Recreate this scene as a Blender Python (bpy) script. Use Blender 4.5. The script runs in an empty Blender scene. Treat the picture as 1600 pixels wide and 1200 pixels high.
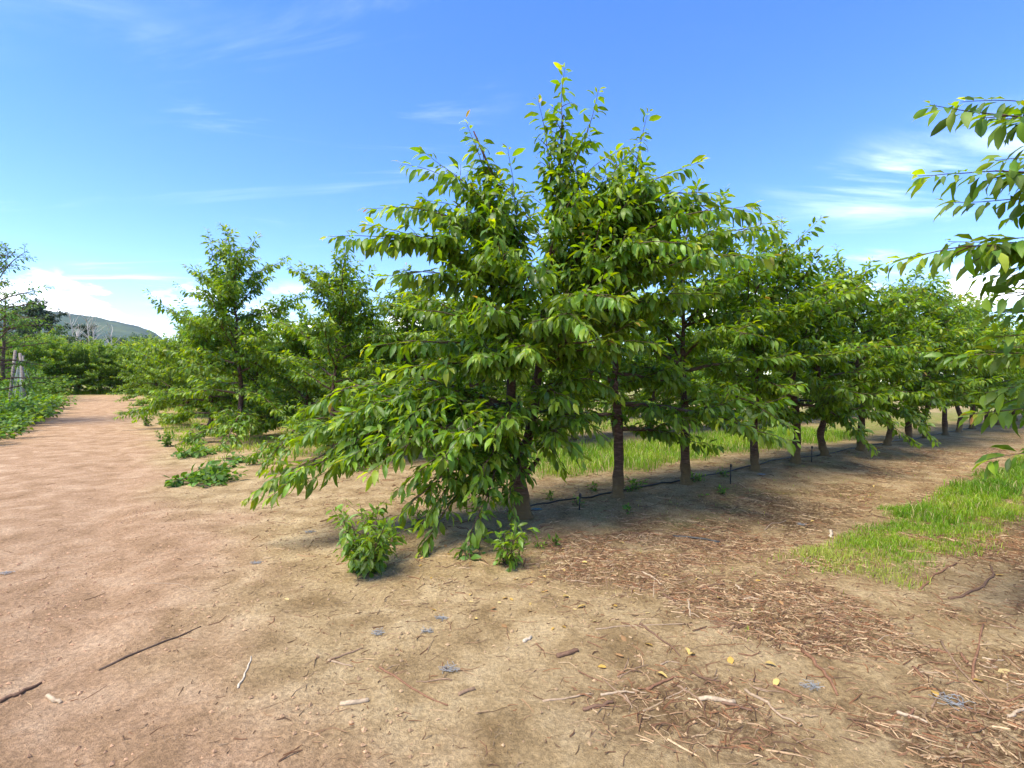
import bpy, math, random
import numpy as np
from mathutils import Matrix, Vector

S = bpy.context.scene
COL = S.collection
R = math.radians

# ------------------------------------------------------------------ camera
CAM_H = 1.5
cam_d = bpy.data.cameras.new('camera'); cam = bpy.data.objects.new('camera', cam_d); COL.objects.link(cam)
cam.location = (0, 0, CAM_H); cam.rotation_euler = (R(90), 0, 0)
cam_d.lens = 18.0; cam_d.sensor_width = 36.0; cam_d.clip_start = 0.05; cam_d.clip_end = 30000
S.camera = cam

# ------------------------------------------------------------------ sky, sun, exposure
SUN_EL, SUN_AZ = 62.0, -130.0          # azimuth measured from +Y (view direction) towards +X
W = bpy.data.worlds.new('World'); S.world = W; W.use_nodes = True
wn = W.node_tree; wn.nodes.clear()
def wnode(t, **k):
    n = wn.nodes.new(t)
    for a, v in k.items(): setattr(n, a, v)
    return n
def wmath(op, a, b=None, c=None, clamp=False):
    n = wnode('ShaderNodeMath', operation=op, use_clamp=clamp)
    for i, v in enumerate((a, b, c)):
        if v is None: continue
        if isinstance(v, (int, float)): n.inputs[i].default_value = v
        else: wn.links.new(v, n.inputs[i])
    return n.outputs[0]
def wsmooth(x, lo, hi):
    n = wnode('ShaderNodeMapRange', interpolation_type='SMOOTHSTEP')
    wn.links.new(x, n.inputs[0]); n.inputs[1].default_value = lo; n.inputs[2].default_value = hi
    return n.outputs[0]
sky = wnode('ShaderNodeTexSky', sky_type='NISHITA', sun_disc=False)
sky.sun_elevation = R(SUN_EL); sky.sun_rotation = R(SUN_AZ)
sky.air_density = 1.0; sky.dust_density = 0.15; sky.ozone_density = 2.5; sky.altitude = 400
hs = wnode('ShaderNodeHueSaturation'); hs.inputs['Saturation'].default_value = 1.32; hs.inputs['Value'].default_value = 0.97
hs.inputs['Hue'].default_value = 0.517
wn.links.new(sky.outputs[0], hs.inputs['Color'])
tc = wnode('ShaderNodeTexCoord'); sep = wnode('ShaderNodeSeparateXYZ'); wn.links.new(tc.outputs['Generated'], sep.inputs[0])
zc = wmath('MAXIMUM', sep.outputs[2], 0.02)
zp = wmath('ADD', zc, 0.06)
px_ = wmath('DIVIDE', sep.outputs[0], zp); py_ = wmath('DIVIDE', sep.outputs[1], zp)
def plane_noise(rot, sx, sy, scale, detail, rough, dist=0.0, off=(0, 0, 0)):
    cmb = wnode('ShaderNodeCombineXYZ'); wn.links.new(px_, cmb.inputs[0]); wn.links.new(py_, cmb.inputs[1])
    mp = wnode('ShaderNodeMapping'); mp.inputs['Rotation'].default_value = (0, 0, rot)
    mp.inputs['Scale'].default_value = (sx, sy, 1); mp.inputs['Location'].default_value = off
    wn.links.new(cmb.outputs[0], mp.inputs[0])
    nz = wnode('ShaderNodeTexNoise'); nz.inputs['Scale'].default_value = scale; nz.inputs['Detail'].default_value = detail
    nz.inputs['Roughness'].default_value = rough; nz.inputs['Distortion'].default_value = dist
    wn.links.new(mp.outputs[0], nz.inputs['Vector'])
    return nz.outputs['Fac']
# thin high cirrus, streaked
c1 = wmath('MULTIPLY', wsmooth(plane_noise(R(-24), 0.5, 1.7, 1.1, 9, 0.60, 0.9, (8.4, 2.2, 0)), 0.50, 0.84),
           wsmooth(plane_noise(R(20), 0.8, 1.0, 0.8, 3, 0.5, 0.2, (5.3, 1.2, 0)), 0.44, 0.66))
# small low cumulus above the hills
nz = wnode('ShaderNodeTexNoise'); nz.inputs['Scale'].default_value = 6.5; nz.inputs['Detail'].default_value = 7; nz.inputs['Roughness'].default_value = 0.56
mpc = wnode('ShaderNodeMapping'); mpc.inputs['Scale'].default_value = (1, 1, 2.3); mpc.inputs['Location'].default_value = (0.35, 0.1, 0.0)
wn.links.new(tc.outputs['Generated'], mpc.inputs[0]); wn.links.new(mpc.outputs[0], nz.inputs['Vector'])
band = wmath('MULTIPLY', wsmooth(sep.outputs[2], 0.06, 0.11), wmath('SUBTRACT', 1.0, wsmooth(sep.outputs[2], 0.12, 0.19)))
c2 = wmath('MULTIPLY', wsmooth(wmath('ADD', nz.outputs['Fac'], wmath('MULTIPLY', band, 0.10)), 0.54, 0.64), band)
c2 = wmath('MULTIPLY', c2, 0.95)
mask = wmath('MAXIMUM', wmath('MULTIPLY', c1, 0.55), c2, clamp=True)
mixc = wnode('ShaderNodeMix', data_type='RGBA')
wn.links.new(mask, mixc.inputs[0]); wn.links.new(hs.outputs[0], mixc.inputs[6]); mixc.inputs[7].default_value = (8.6, 8.9, 9.3, 1)
bg = wnode('ShaderNodeBackground'); bg.inputs[1].default_value = 0.145
wn.links.new(mixc.outputs[2], bg.inputs[0])
wo = wnode('ShaderNodeOutputWorld'); wn.links.new(bg.outputs[0], wo.inputs[0])

sd = bpy.data.lights.new('sun', 'SUN'); sd.energy = 3.0; sd.angle = R(30.0); sd.color = (1.0, 0.92, 0.76)
sun = bpy.data.objects.new('sun', sd); COL.objects.link(sun)
sv = Vector((math.sin(R(SUN_AZ)) * math.cos(R(SUN_EL)), math.cos(R(SUN_AZ)) * math.cos(R(SUN_EL)), math.sin(R(SUN_EL))))
sun.rotation_euler = (-sv).to_track_quat('-Z', 'Y').to_euler(); sun.location = sv * 60

S.view_settings.view_transform = 'Standard'; S.view_settings.look = 'None'
S.view_settings.exposure = 1.48; S.view_settings.gamma = 1.0; S.view_settings.use_curve_mapping = False
S.cycles.max_bounces = 8; S.cycles.diffuse_bounces = 4; S.cycles.transmission_bounces = 6; S.cycles.volume_bounces = 1
S.cycles.use_denoising = True

# ------------------------------------------------------------------ orchard frame: U along the rows, N across them (along the track)
A1 = np.array([0.09, 5.60])
U = np.array([0.803, 0.596]); NV = np.array([-0.596, 0.803])
def un2xy(u, n): return A1[0] + u * U[0] + n * NV[0], A1[1] + u * U[1] + n * NV[1]
def xy2un(x, y):
    dx, dy = x - A1[0], y - A1[1]
    return dx * U[0] + dy * U[1], dx * NV[0] + dy * NV[1]
YAW = math.atan2(U[1], U[0])
ROW_N = [0.0, 5.4, 10.9, 16.4, 21.9, 27.4, 32.9, 38.2]

# ------------------------------------------------------------------ numeric helpers
def h2(ix, iy, seed):
    v = np.sin(ix * 127.1 + iy * 311.7 + seed * 74.7) * 43758.5453
    return v - np.floor(v)
def vnoise(x, y, seed=0):
    ix, iy = np.floor(x), np.floor(y); fx, fy = x - ix, y - iy
    fx = fx * fx * (3 - 2 * fx); fy = fy * fy * (3 - 2 * fy)
    a, b = h2(ix, iy, seed), h2(ix + 1, iy, seed); c, d = h2(ix, iy + 1, seed), h2(ix + 1, iy + 1, seed)
    return (a + (b - a) * fx) * (1 - fy) + (c + (d - c) * fx) * fy
def fbm(x, y, seed=0, o=4):
    s, a, t = 0.0, 0.5, 0.0
    for k in range(o):
        s = s + a * vnoise(x, y, seed + k * 13); t += a; a *= 0.5; x, y = x * 2.03 + 5.1, y * 2.03 + 1.7
    return s / t
def sst(x, a, b):
    t = np.clip((x - a) / (b - a), 0, 1); return t * t * (3 - 2 * t)
def path_mask(x, y):
    u, n = xy2un(x, y)
    w = (fbm(x * 0.7, y * 0.7, 3, 4) - 0.5) * 2.6
    e_r = -2.65 - 0.02 * np.clip(n, 0, 40) + np.where(n < -1, (-1 - n) * 0.14, 0)
    m = sst(-(u - e_r) + w * 0.6, -0.7, 0.9) * sst(u + 6.6 + 0.5 * w * 0.5, -0.25, 0.25)
    return m * (1 - sst(n, 37.5, 40))
def gz(x, y):
    x = np.asarray(x, float); y = np.asarray(y, float)
    u, n = xy2un(x, y)
    z = 0.07 * (fbm(x * 0.22, y * 0.22, 11, 2) - 0.5)
    z = z + 0.85 * sst(n, 14, 46) * (1 - sst(u, 4, 20))
    near = 1 - sst(np.hypot(x, y), 12, 26)
    rd = np.abs((n + 2.7) % 5.4 - 2.7)
    orch = sst(u, -2.2, -0.8)
    z = z + 0.05 * np.exp(-(rd / 0.55) ** 2) * orch * near
    pm = path_mask(x, y)
    # wheel ruts on the track, clods on the soil
    z = z - 0.03 * pm * near * (np.exp(-((u + 3.7) / 0.3) ** 2) + np.exp(-((u + 5.4) / 0.3) ** 2))
    z = z + near * (0.030 * (fbm(x * 2.3, y * 2.3, 21, 3) - 0.5) + (0.030 - 0.012 * pm) * (fbm(x * 9, y * 9, 31, 3) - 0.5))
    return z
def g1(x, y): return float(gz(np.array([x]), np.array([y]))[0])
def pix(px, py, z): return np.array([(px - 800) / 800 * z, z, CAM_H - (py - 600) / 800 * z])
def gpix(px, py):
    z = CAM_H * 800 / (py - 600)
    for _ in range(6):
        x = (px - 800) / 800 * z
        z = (CAM_H - g1(x, z)) * 800 / (py - 600)
    x = (px - 800) / 800 * z
    return x, z, g1(x, z)
def nrm(v): return v / (np.linalg.norm(v, axis=-1, keepdims=True) + 1e-9)

# ------------------------------------------------------------------ mesh helpers
def mesh_np(name, V, F, smooth=True, attr=None, mats=None, midx=None):
    V = np.asarray(V, np.float32); F = np.asarray(F, np.int32)
    me = bpy.data.meshes.new(name); k = F.shape[1]
    me.vertices.add(len(V)); me.vertices.foreach_set('co', V.ravel())
    me.loops.add(F.size); me.loops.foreach_set('vertex_index', F.ravel())
    me.polygons.add(len(F)); me.polygons.foreach_set('loop_start', np.arange(0, F.size, k, dtype=np.int32))
    me.polygons.foreach_set('use_smooth', np.full(len(F), smooth))
    if midx is not None: me.polygons.foreach_set('material_index', np.asarray(midx, np.int32))
    if attr is not None:
        a = me.color_attributes.new('tint', 'FLOAT_COLOR', 'POINT'); a.data.foreach_set('color', np.asarray(attr, np.float32).ravel())
    me.update(calc_edges=True)
    for m in (mats or []): me.materials.append(m)
    return me
def link(name, data, parent=None, label=None, cat=None, group=None, kind=None, loc=None, rz=None):
    o = bpy.data.objects.new(name, data); COL.objects.link(o)
    if parent: o.parent = parent
    if loc is not None: o.location = loc
    if rz is not None: o.rotation_euler = (0, 0, rz)
    if label: o['label'] = label
    if cat: o['category'] = cat
    if group: o['group'] = group
    if kind: o['kind'] = kind
    return o
class Tubes:
    def __init__(s): s.V, s.F, s.n, s.C = [], [], 0, []
    def add(s, P, r, sides=5, col=(0, 0, 0, 1), cap=True, rough=0.0):
        P = np.asarray(P, float); m = len(P); r = np.broadcast_to(np.asarray(r, float), (m,))
        T = np.gradient(P, axis=0); T = nrm(T)
        ref = np.array([0, 0, 1.0]) if abs(T[0, 2]) < 0.9 else np.array([1.0, 0, 0])
        X = nrm(np.cross(ref, T)); Y = np.cross(T, X)
        a = np.arange(sides) / sides * 2 * math.pi
        ring = P[:, None] + r[:, None, None] * (np.cos(a)[None, :, None] * X[:, None] + np.sin(a)[None, :, None] * Y[:, None])
        if rough:
            kk = np.random.default_rng(m * 7 + sides).normal(0, rough, (m, sides)); kk = (kk + np.roll(kk, 1, 1)) / 1.4; ring = P[:, None] + (ring - P[:, None]) * (1 + kk)[:, :, None]
        V = ring.reshape(-1, 3); i = np.arange(m - 1)[:, None] * sides; j = np.arange(sides)[None]; jn = (j + 1) % sides
        F = np.stack([i + j, i + jn, i + sides + jn, i + sides + j], -1).reshape(-1, 4)
        if cap:
            V = np.vstack([V, P[-1] + T[-1] * r[-1] * .4, P[0] - T[0] * r[0] * .4]); e = (m - 1) * sides; jj = np.arange(sides); jk = (jj + 1) % sides
            c1 = np.stack([e + jj, e + jk, np.full(sides, len(V) - 2), np.full(sides, len(V) - 2)], -1)
            c0 = np.stack([jk, jj, np.full(sides, len(V) - 1), np.full(sides, len(V) - 1)], -1)
            s.tri = True; F = np.vstack([F, c1, c0])
        s.V.append(V); s.F.append(F + s.n); s.n += len(V); s.C.append(np.tile(np.asarray(col, float), (len(V), 1)))
    def build(s, name, mat, smooth=True):
        F = np.vstack(s.F); T = np.vstack([F[:, [0, 1, 2]], F[F[:, 2] != F[:, 3]][:, [0, 2, 3]]])
        return mesh_np(name, np.vstack(s.V), T, smooth, np.vstack(s.C), [mat])

# ------------------------------------------------------------------ materials
def mat(name):
    m = bpy.data.materials.new(name); m.use_nodes = True; t = m.node_tree; t.nodes.clear()
    def N(tp, **k):
        n = t.nodes.new(tp)
        for a, v in k.items(): setattr(n, a, v)
        return n
    def L(a, b): t.links.new(a, b)
    return m, N, L
def ramp(N, stops):
    r = N('ShaderNodeValToRGB'); e = r.color_ramp.elements
    while len(e) < len(stops): e.new(0.5)
    for k, (p, c) in enumerate(stops): e[k].position = p; e[k].color = (*c, 1)
    return r
def leaf_mat(name, old, mid, young, red, trans=0.32, rough=0.38, spec=0.5):
    m, N, L = mat(name)
    at = N('ShaderNodeAttribute', attribute_name='tint'); sp = N('ShaderNodeSeparateColor'); L(at.outputs['Color'], sp.inputs[0])
    r = ramp(N, [(0.0, old), (0.42, mid), (0.80, young), (1.0, red)]); L(sp.outputs[0], r.inputs[0])
    g = N('ShaderNodeHueSaturation'); L(r.outputs[0], g.inputs['Color'])
    v = N('ShaderNodeMapRange'); L(sp.outputs[1], v.inputs[0]); v.inputs[3].default_value = 0.62; v.inputs[4].default_value = 1.35; L(v.outputs[0], g.inputs['Value'])
    hshift = N('ShaderNodeMapRange'); L(sp.outputs[2], hshift.inputs[0]); hshift.inputs[3].default_value = 0.48; hshift.inputs[4].default_value = 0.515; L(hshift.outputs[0], g.inputs['Hue'])
    tx = N('ShaderNodeTexCoord'); nz = N('ShaderNodeTexNoise'); nz.inputs['Scale'].default_value = 45; nz.inputs['Detail'].default_value = 3; L(tx.outputs['Object'], nz.inputs[0])
    bm = N('ShaderNodeBump'); bm.inputs['Strength'].default_value = 0.25; bm.inputs['Distance'].default_value = 0.01; L(nz.outputs['Fac'], bm.inputs['Height'])
    p = N('ShaderNodeBsdfPrincipled'); L(g.outputs[0], p.inputs['Base Color']); p.inputs['Roughness'].default_value = rough
    p.inputs['Specular IOR Level'].default_value = spec; L(bm.outputs[0], p.inputs['Normal'])
    tr = N('ShaderNodeBsdfTranslucent'); h2_ = N('ShaderNodeHueSaturation'); L(g.outputs[0], h2_.inputs['Color'])
    h2_.inputs['Hue'].default_value = 0.475; h2_.inputs['Saturation'].default_value = 1.1; h2_.inputs['Value'].default_value = 2.3
    L(h2_.outputs[0], tr.inputs[0])
    mx = N('ShaderNodeMixShader'); mx.inputs[0].default_value = trans; L(p.outputs[0], mx.inputs[1]); L(tr.outputs[0], mx.inputs[2])
    o = N('ShaderNodeOutputMaterial'); L(mx.outputs[0], o.inputs[0])
    return m
M_LEAF = leaf_mat('cherry_leaf', (0.080, 0.160, 0.015), (0.150, 0.262, 0.021), (0.31, 0.37, 0.030), (0.36, 0.22, 0.05), 0.40, 0.42, 0.45)
M_WEED = leaf_mat('weed_leaf', (0.055, 0.13, 0.018), (0.11, 0.225, 0.022), (0.22, 0.33, 0.03), (0.28, 0.32, 0.05), 0.3, 0.5, 0.3)
M_GRASS = leaf_mat('grass_blade', (0.085, 0.19, 0.014), (0.15, 0.29, 0.018), (0.27, 0.36, 0.035), (0.42, 0.36, 0.16), 0.35, 0.5, 0.3)
M_FAR = leaf_mat('far_leaf', (0.030, 0.068, 0.016), (0.05, 0.105, 0.022), (0.09, 0.15, 0.03), (0.16, 0.16, 0.05), 0.25, 0.6, 0.2)
M_CONI = leaf_mat('needle', (0.016, 0.040, 0.014), (0.026, 0.056, 0.018), (0.04, 0.075, 0.022), (0.05, 0.08, 0.03), 0.1, 0.6, 0.2)
M_YELLOW = leaf_mat('fallen_leaf', (0.40, 0.25, 0.05), (0.50, 0.37, 0.12), (0.46, 0.37, 0.18), (0.30, 0.16, 0.06), 0.1, 0.6, 0.2)

def bark_mat(name, c1, c2, c3, foot=True):
    m, N, L = mat(name)
    tx = N('ShaderNodeTexCoord')
    mp = N('ShaderNodeMapping'); mp.inputs['Scale'].default_value = (1, 1, 5); L(tx.outputs['Object'], mp.inputs[0])
    n1 = N('ShaderNodeTexNoise'); n1.inputs['Scale'].default_value = 9; n1.inputs['Detail'].default_value = 7; n1.inputs['Roughness'].default_value = 0.65; L(mp.outputs[0], n1.inputs[0])
    r = ramp(N, [(0.3, c1), (0.52, c2), (0.72, c3)]); L(n1.outputs['Fac'], r.inputs[0])
    col = r.outputs[0]
    if foot:                                     # pale lichen and dried mud on the foot of the trunk
        n2 = N('ShaderNodeTexNoise'); n2.inputs['Scale'].default_value = 14; n2.inputs['Detail'].default_value = 4; L(tx.outputs['Object'], n2.inputs[0])
        sp = N('ShaderNodeSeparateXYZ'); L(tx.outputs['Object'], sp.inputs[0])
        ad = N('ShaderNodeMath', operation='MULTIPLY_ADD'); L(n2.outputs['Fac'], ad.inputs[0]); ad.inputs[1].default_value = -0.35; L(sp.outputs[2], ad.inputs[2])
        mr = N('ShaderNodeMapRange', interpolation_type='SMOOTHSTEP'); L(ad.outputs[0], mr.inputs[0]); mr.inputs[1].default_value = -0.1; mr.inputs[2].default_value = 0.28
        mr.inputs[3].default_value = 0.7; mr.inputs[4].default_value = 0.0
        mx = N('ShaderNodeMix', data_type='RGBA'); L(mr.outputs[0], mx.inputs[0]); L(col, mx.inputs[6]); mx.inputs[7].default_value = (0.19, 0.135, 0.055, 1); col = mx.outputs[2]
    bm = N('ShaderNodeBump'); bm.inputs['Strength'].default_value = 1.0; bm.inputs['Distance'].default_value = 0.035; L(n1.outputs['Fac'], bm.inputs['Height'])
    p = N('ShaderNodeBsdfPrincipled'); L(col, p.inputs['Base Color']); p.inputs['Roughness'].default_value = 0.8; p.inputs['Specular IOR Level'].default_value = 0.25; L(bm.outputs[0], p.inputs['Normal'])
    o = N('ShaderNodeOutputMaterial'); L(p.outputs[0], o.inputs[0])
    return m
M_BARK = bark_mat('cherry_bark', (0.035, 0.020, 0.014), (0.10, 0.055, 0.036), (0.20, 0.125, 0.085))
M_LIMB = bark_mat('cherry_limb_bark', (0.045, 0.026, 0.018), (0.12, 0.072, 0.045), (0.24, 0.17, 0.11), False)
M_BIRCH = bark_mat('pale_bark', (0.22, 0.20, 0.17), (0.50, 0.46, 0.40), (0.62, 0.58, 0.52), False)
M_POST = bark_mat('weathered_wood', (0.16, 0.12, 0.09), (0.30, 0.24, 0.19), (0.42, 0.36, 0.30), False)

def attr_mat(name, rough=0.8, spec=0.25, nscale=60, lo=0.65, hi=1.3):
    m, N, L = mat(name)
    at = N('ShaderNodeAttribute', attribute_name='tint')
    tx = N('ShaderNodeTexCoord'); nz = N('ShaderNodeTexNoise'); nz.inputs['Scale'].default_value = nscale; nz.inputs['Detail'].default_value = 4; L(tx.outputs['Object'], nz.inputs[0])
    mr = N('ShaderNodeMapRange'); L(nz.outputs['Fac'], mr.inputs[0]); mr.inputs[1].default_value = 0.25; mr.inputs[2].default_value = 0.75; mr.inputs[3].default_value = lo; mr.inputs[4].default_value = hi
    h = N('ShaderNodeHueSaturation'); L(at.outputs['Color'], h.inputs['Color']); L(mr.outputs[0], h.inputs['Value'])
    bm = N('ShaderNodeBump'); bm.inputs['Strength'].default_value = 0.5; bm.inputs['Distance'].default_value = 0.005; L(nz.outputs['Fac'], bm.inputs['Height'])
    p = N('ShaderNodeBsdfPrincipled'); L(h.outputs[0], p.inputs['Base Color']); p.inputs['Roughness'].default_value = rough; p.inputs['Specular IOR Level'].default_value = spec; L(bm.outputs[0], p.inputs['Normal'])
    o = N('ShaderNodeOutputMaterial'); L(p.outputs[0], o.inputs[0])
    return m
M_WOOD = attr_mat('dead_wood')
M_PLASTIC = attr_mat('plastic', 0.45, 0.5, 30, 0.8, 1.15)

def ground_mat():
    m, N, L = mat('orchard_soil')
    tx = N('ShaderNodeTexCoord'); P = tx.outputs['Object']
    at = N('ShaderNodeAttribute', attribute_name='tint'); sp = N('ShaderNodeSeparateColor'); L(at.outputs['Color'], sp.inputs[0])
    def noise(s, d=5, r=0.6, dist=0.0):
        n = N('ShaderNodeTexNoise'); n.inputs['Scale'].default_value = s; n.inputs['Detail'].default_value = d; n.inputs['Roughness'].default_value = r; n.inputs['Distortion'].default_value = dist
        L(P, n.inputs[0]); return n.outputs['Fac']
    def mix(f, a, b):
        x = N('ShaderNodeMix', data_type='RGBA'); L(f, x.inputs[0])
        for s, v in ((6, a), (7, b)):
            if isinstance(v, tuple): x.inputs[s].default_value = (*v, 1)
            else: L(v, x.inputs[s])
        return x.outputs[2]
    def mth(op, a, b):
        n = N('ShaderNodeMath', operation=op, use_clamp=True)
        for i, v in enumerate((a, b)):
            if isinstance(v, (int, float)): n.inputs[i].default_value = v
            else: L(v, n.inputs[i])
        return n.outputs[0]
    def mr(x, a, b, c=0.0, d=1.0):
        n = N('ShaderNodeMapRange', interpolation_type='SMOOTHSTEP'); L(x, n.inputs[0])
        for i, v in enumerate((a, b, c, d)): n.inputs[i + 1].default_value = v
        return n.outputs[0]
    big, mid, fine, vfine = noise(1.1, 5), noise(2.6, 9, 0.62, 0.5), noise(40, 6, 0.72), noise(170, 4, 0.7)
    rp = ramp(N, [(0.30, (0.29, 0.178, 0.088)), (0.5, (0.42, 0.265, 0.145)), (0.70, (0.56, 0.385, 0.230))]); L(mid, rp.inputs[0])
    rs = ramp(N, [(0.30, (0.24, 0.158, 0.068)), (0.5, (0.41, 0.290, 0.140)), (0.70, (0.56, 0.42, 0.225))]); L(mid, rs.inputs[0])
    col = mix(mr(mth('ADD', sp.outputs[0], mth('MULTIPLY', mth('SUBTRACT', big, 0.4), 0.6)), 0.15, 0.95), rs.outputs[0], rp.outputs[0])
    lit = mth('MULTIPLY', sp.outputs[1], mr(noise(16, 6, 0.75, 1.0), 0.38, 0.58))
    col = mix(lit, col, (0.12, 0.068, 0.030))
    grn = mth('MULTIPLY', sp.outputs[2], mr(noise(4, 6, 0.7), 0.3, 0.62))
    col = mix(grn, col, (0.14, 0.19, 0.025))
    # crumbs, pebbles and dark specks
    hsv = N('ShaderNodeHueSaturation'); L(col, hsv.inputs['Color']); L(mr(fine, 0.32, 0.68, 0.68, 1.22), hsv.inputs['Value'])
    col = hsv.outputs[0]
    vo = N('ShaderNodeTexVoronoi'); vo.inputs['Scale'].default_value = 75; L(P, vo.inputs[0])
    col = mix(mth('MULTIPLY', mr(vo.outputs['Distance'], 0.10, 0.2, 1.0, 0.0), mr(noise(9, 3), 0.5, 0.7)), col, (0.56, 0.42, 0.28))
    col = mix(mth('MULTIPLY', mr(vfine, 0.56, 0.66), 0.7), col, (0.09, 0.052, 0.026))
    h = N('ShaderNodeMath', operation='MULTIPLY_ADD'); L(fine, h.inputs[0]); h.inputs[1].default_value = 1.0
    h2_ = N('ShaderNodeMath', operation='MULTIPLY'); L(vfine, h2_.inputs[0]); h2_.inputs[1].default_value = 0.35; L(h2_.outputs[0], h.inputs[2])
    bm = N('ShaderNodeBump'); bm.inputs['Strength'].default_value = 0.9; bm.inputs['Distance'].default_value = 0.03; L(h.outputs[0], bm.inputs['Height'])
    p = N('ShaderNodeBsdfPrincipled'); L(col, p.inputs['Base Color']); p.inputs['Roughness'].default_value = 0.95; p.inputs['Specular IOR Level'].default_value = 0.12; L(bm.outputs[0], p.inputs['Normal'])
    o = N('ShaderNodeOutputMaterial'); L(p.outputs[0], o.inputs[0])
    return m
M_GROUND = ground_mat()

# ------------------------------------------------------------------ ground and track: one height field cut into two sheets
def litter_mask(x, y):
    u, n = xy2un(x, y)
    m = sst(u + (fbm(x * 0.9, y * 0.9, 51, 3) - .5) * 2.2, -1.9, -0.5) * sst(-n, 0.2, 1.5) * (1 - sst(-n, 4.6, 5.4))
    track = np.exp(-((n + 2.05 + 0.25 * np.sin(u * 0.7)) / 0.28) ** 2) * sst(u, -0.5, 0.5)          # bare wheel track
    return np.clip(m * sst(fbm(x * 1.5, y * 1.5, 61, 4), 0.30, 0.56) * (1 - 0.8 * track) + 0.25 * sst(u, -1.5, 0), 0, 1)
def alley_mask(x, y):
    """grass in the middle of the alleys"""
    u, n = xy2un(x, y); w = (fbm(x * 1.3, y * 1.3, 71, 3) - 0.5)
    front = sst(n + w * 0.9, -3.45, -2.95) * (1 - sst(n + w * 0.9, -2.52, -2.22)) * sst(u + w * 2.0, 0.5, 1.5)
    k = (n % 5.45); back = sst(k + w, 1.15, 1.7) * (1 - sst(k + w, 3.9, 4.5)) * sst(u + w * 2, 1.6, 3.2) * (n > 0.5)
    return np.clip(front + back * (n < 60), 0, 1)
def axis(lo, hi, step, far, gr=1.10):
    a = list(np.arange(lo, hi, step)); s = step
    while a[-1] < far: s *= gr; a.append(a[-1] + s)
    b = []; s = step; v = lo
    while v > -far: s *= gr; v -= s; b.append(v)
    return np.array(b[::-1] + a)
gx = axis(-4.5, 6.0, 0.046, 5200); gy = axis(1.2, 7.5, 0.046, 5200)
GX, GY = np.meshgrid(gx, gy); X, Y = GX.ravel(), GY.ravel()
GZ = gz(X, Y); GZ = GZ - 0.0 * X
uu, nn = xy2un(X, Y)
pm = path_mask(X, Y); lm = litter_mask(X, Y); am = alley_mask(X, Y)
outside = np.maximum(sst(-uu, 6.7, 8.0), sst(nn, 39, 44)); green = np.clip(am + 0.8 * outside + 0.22 * sst(uu, -1.9, -.5) * (np.abs((nn + 2.7) % 5.4 - 2.7) < 1.2) * sst(fbm(X * 2, Y * 2, 81, 3), .5, .65), 0, 1)
attr = np.stack([pm, lm, green, np.ones_like(pm)], -1)
nxg, nyg = len(gx), len(gy)
ii = (np.arange(nyg - 1)[:, None] * nxg + np.arange(nxg - 1)[None]).ravel()
F = np.stack([ii, ii + 1, ii + 1 + nxg, ii + nxg], -1)
fc_u, fc_n = uu[F].mean(1), nn[F].mean(1)
isp = (fc_u > -6.9) & (fc_u < -2.3) & (fc_n > -14) & (fc_n < 41)
for nm, sel in (('ground', ~isp), ('dirt_track', isp)):
    f = F[sel]; uq, inv = np.unique(f, return_inverse=True)
    me = mesh_np(nm, np.stack([X, Y, GZ], -1)[uq], inv.reshape(-1, 4), True, attr[uq], [M_GROUND])
    link(nm, me, kind='structure', label={'ground': 'brown tilled orchard soil under the trees', 'dirt_track': 'reddish bare dirt track along the row ends'}[nm])

# ------------------------------------------------------------------ far hill
def hill():
    a = np.linspace(R(-75), R(-12), 150); d = np.linspace(1900, 3300, 36)
    AA, DD = np.meshgrid(a, d); x, y = DD * np.sin(AA), DD * np.cos(AA)
    t = (np.degrees(AA) + 33.5)                                  # ridge runs down to the right and ends near -33 deg
    prof = np.interp(np.degrees(AA), [-75, -55, -46, -43, -40, -38, -36, -34.6, -33.6, -31, -12], [300, 318, 322, 318, 300, 284, 262, 232, 150, 55, 20])
    k = np.clip((DD - 1900) / 1000, 0, 1); rise = np.sin(k * math.pi / 2) ** 1.2
    z = prof * rise * 0.97 + 26 * (fbm(x / 260, y / 260, 91, 4) - 0.5) * rise + 9 * (fbm(x / 40, y / 40, 95, 3) - .5) * rise - 4 * (k < 0.01)
    m, N, L = mat('forested_slope')
    tx = N('ShaderNodeTexCoord')
    n1 = N('ShaderNodeTexNoise'); n1.inputs['Scale'].default_value = 0.006; n1.inputs['Detail'].default_value = 8; n1.inputs['Roughness'].default_value = 0.7; L(tx.outputs['Object'], n1.inputs[0])
    r = ramp(N, [(0.35, (0.010, 0.026, 0.016)), (0.5, (0.024, 0.055, 0.024)), (0.66, (0.07, 0.10, 0.035))]); L(n1.outputs['Fac'], r.inputs[0])
    n2 = N('ShaderNodeTexNoise'); n2.inputs['Scale'].default_value = 0.06; n2.inputs['Detail'].default_value = 4; L(tx.outputs['Object'], n2.inputs[0])
    bm = N('ShaderNodeBump'); bm.inputs['Strength'].default_value = 1.0; bm.inputs['Distance'].default_value = 8; L(n2.outputs['Fac'], bm.inputs['Height'])
    p = N('ShaderNodeBsdfPrincipled'); L(r.outputs[0], p.inputs['Base Color']); p.inputs['Roughness'].default_value = 1; p.inputs['Specular IOR Level'].default_value = 0; L(bm.outputs[0], p.inputs['Normal'])
    o = N('ShaderNodeOutputMaterial'); L(p.outputs[0], o.inputs[0])
    n0, n1_ = AA.shape; ii = (np.arange(n0 - 1)[:, None] * n1_ + np.arange(n1_ - 1)[None]).ravel()
    F = np.stack([ii, ii + 1, ii + 1 + n1_, ii + n1_], -1)
    link('hill', mesh_np('hill', np.stack([x.ravel(), y.ravel(), z.ravel()], -1), F, True, None, [m]), kind='structure', label='long forested hill fading blue on the horizon')
hill()

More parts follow.
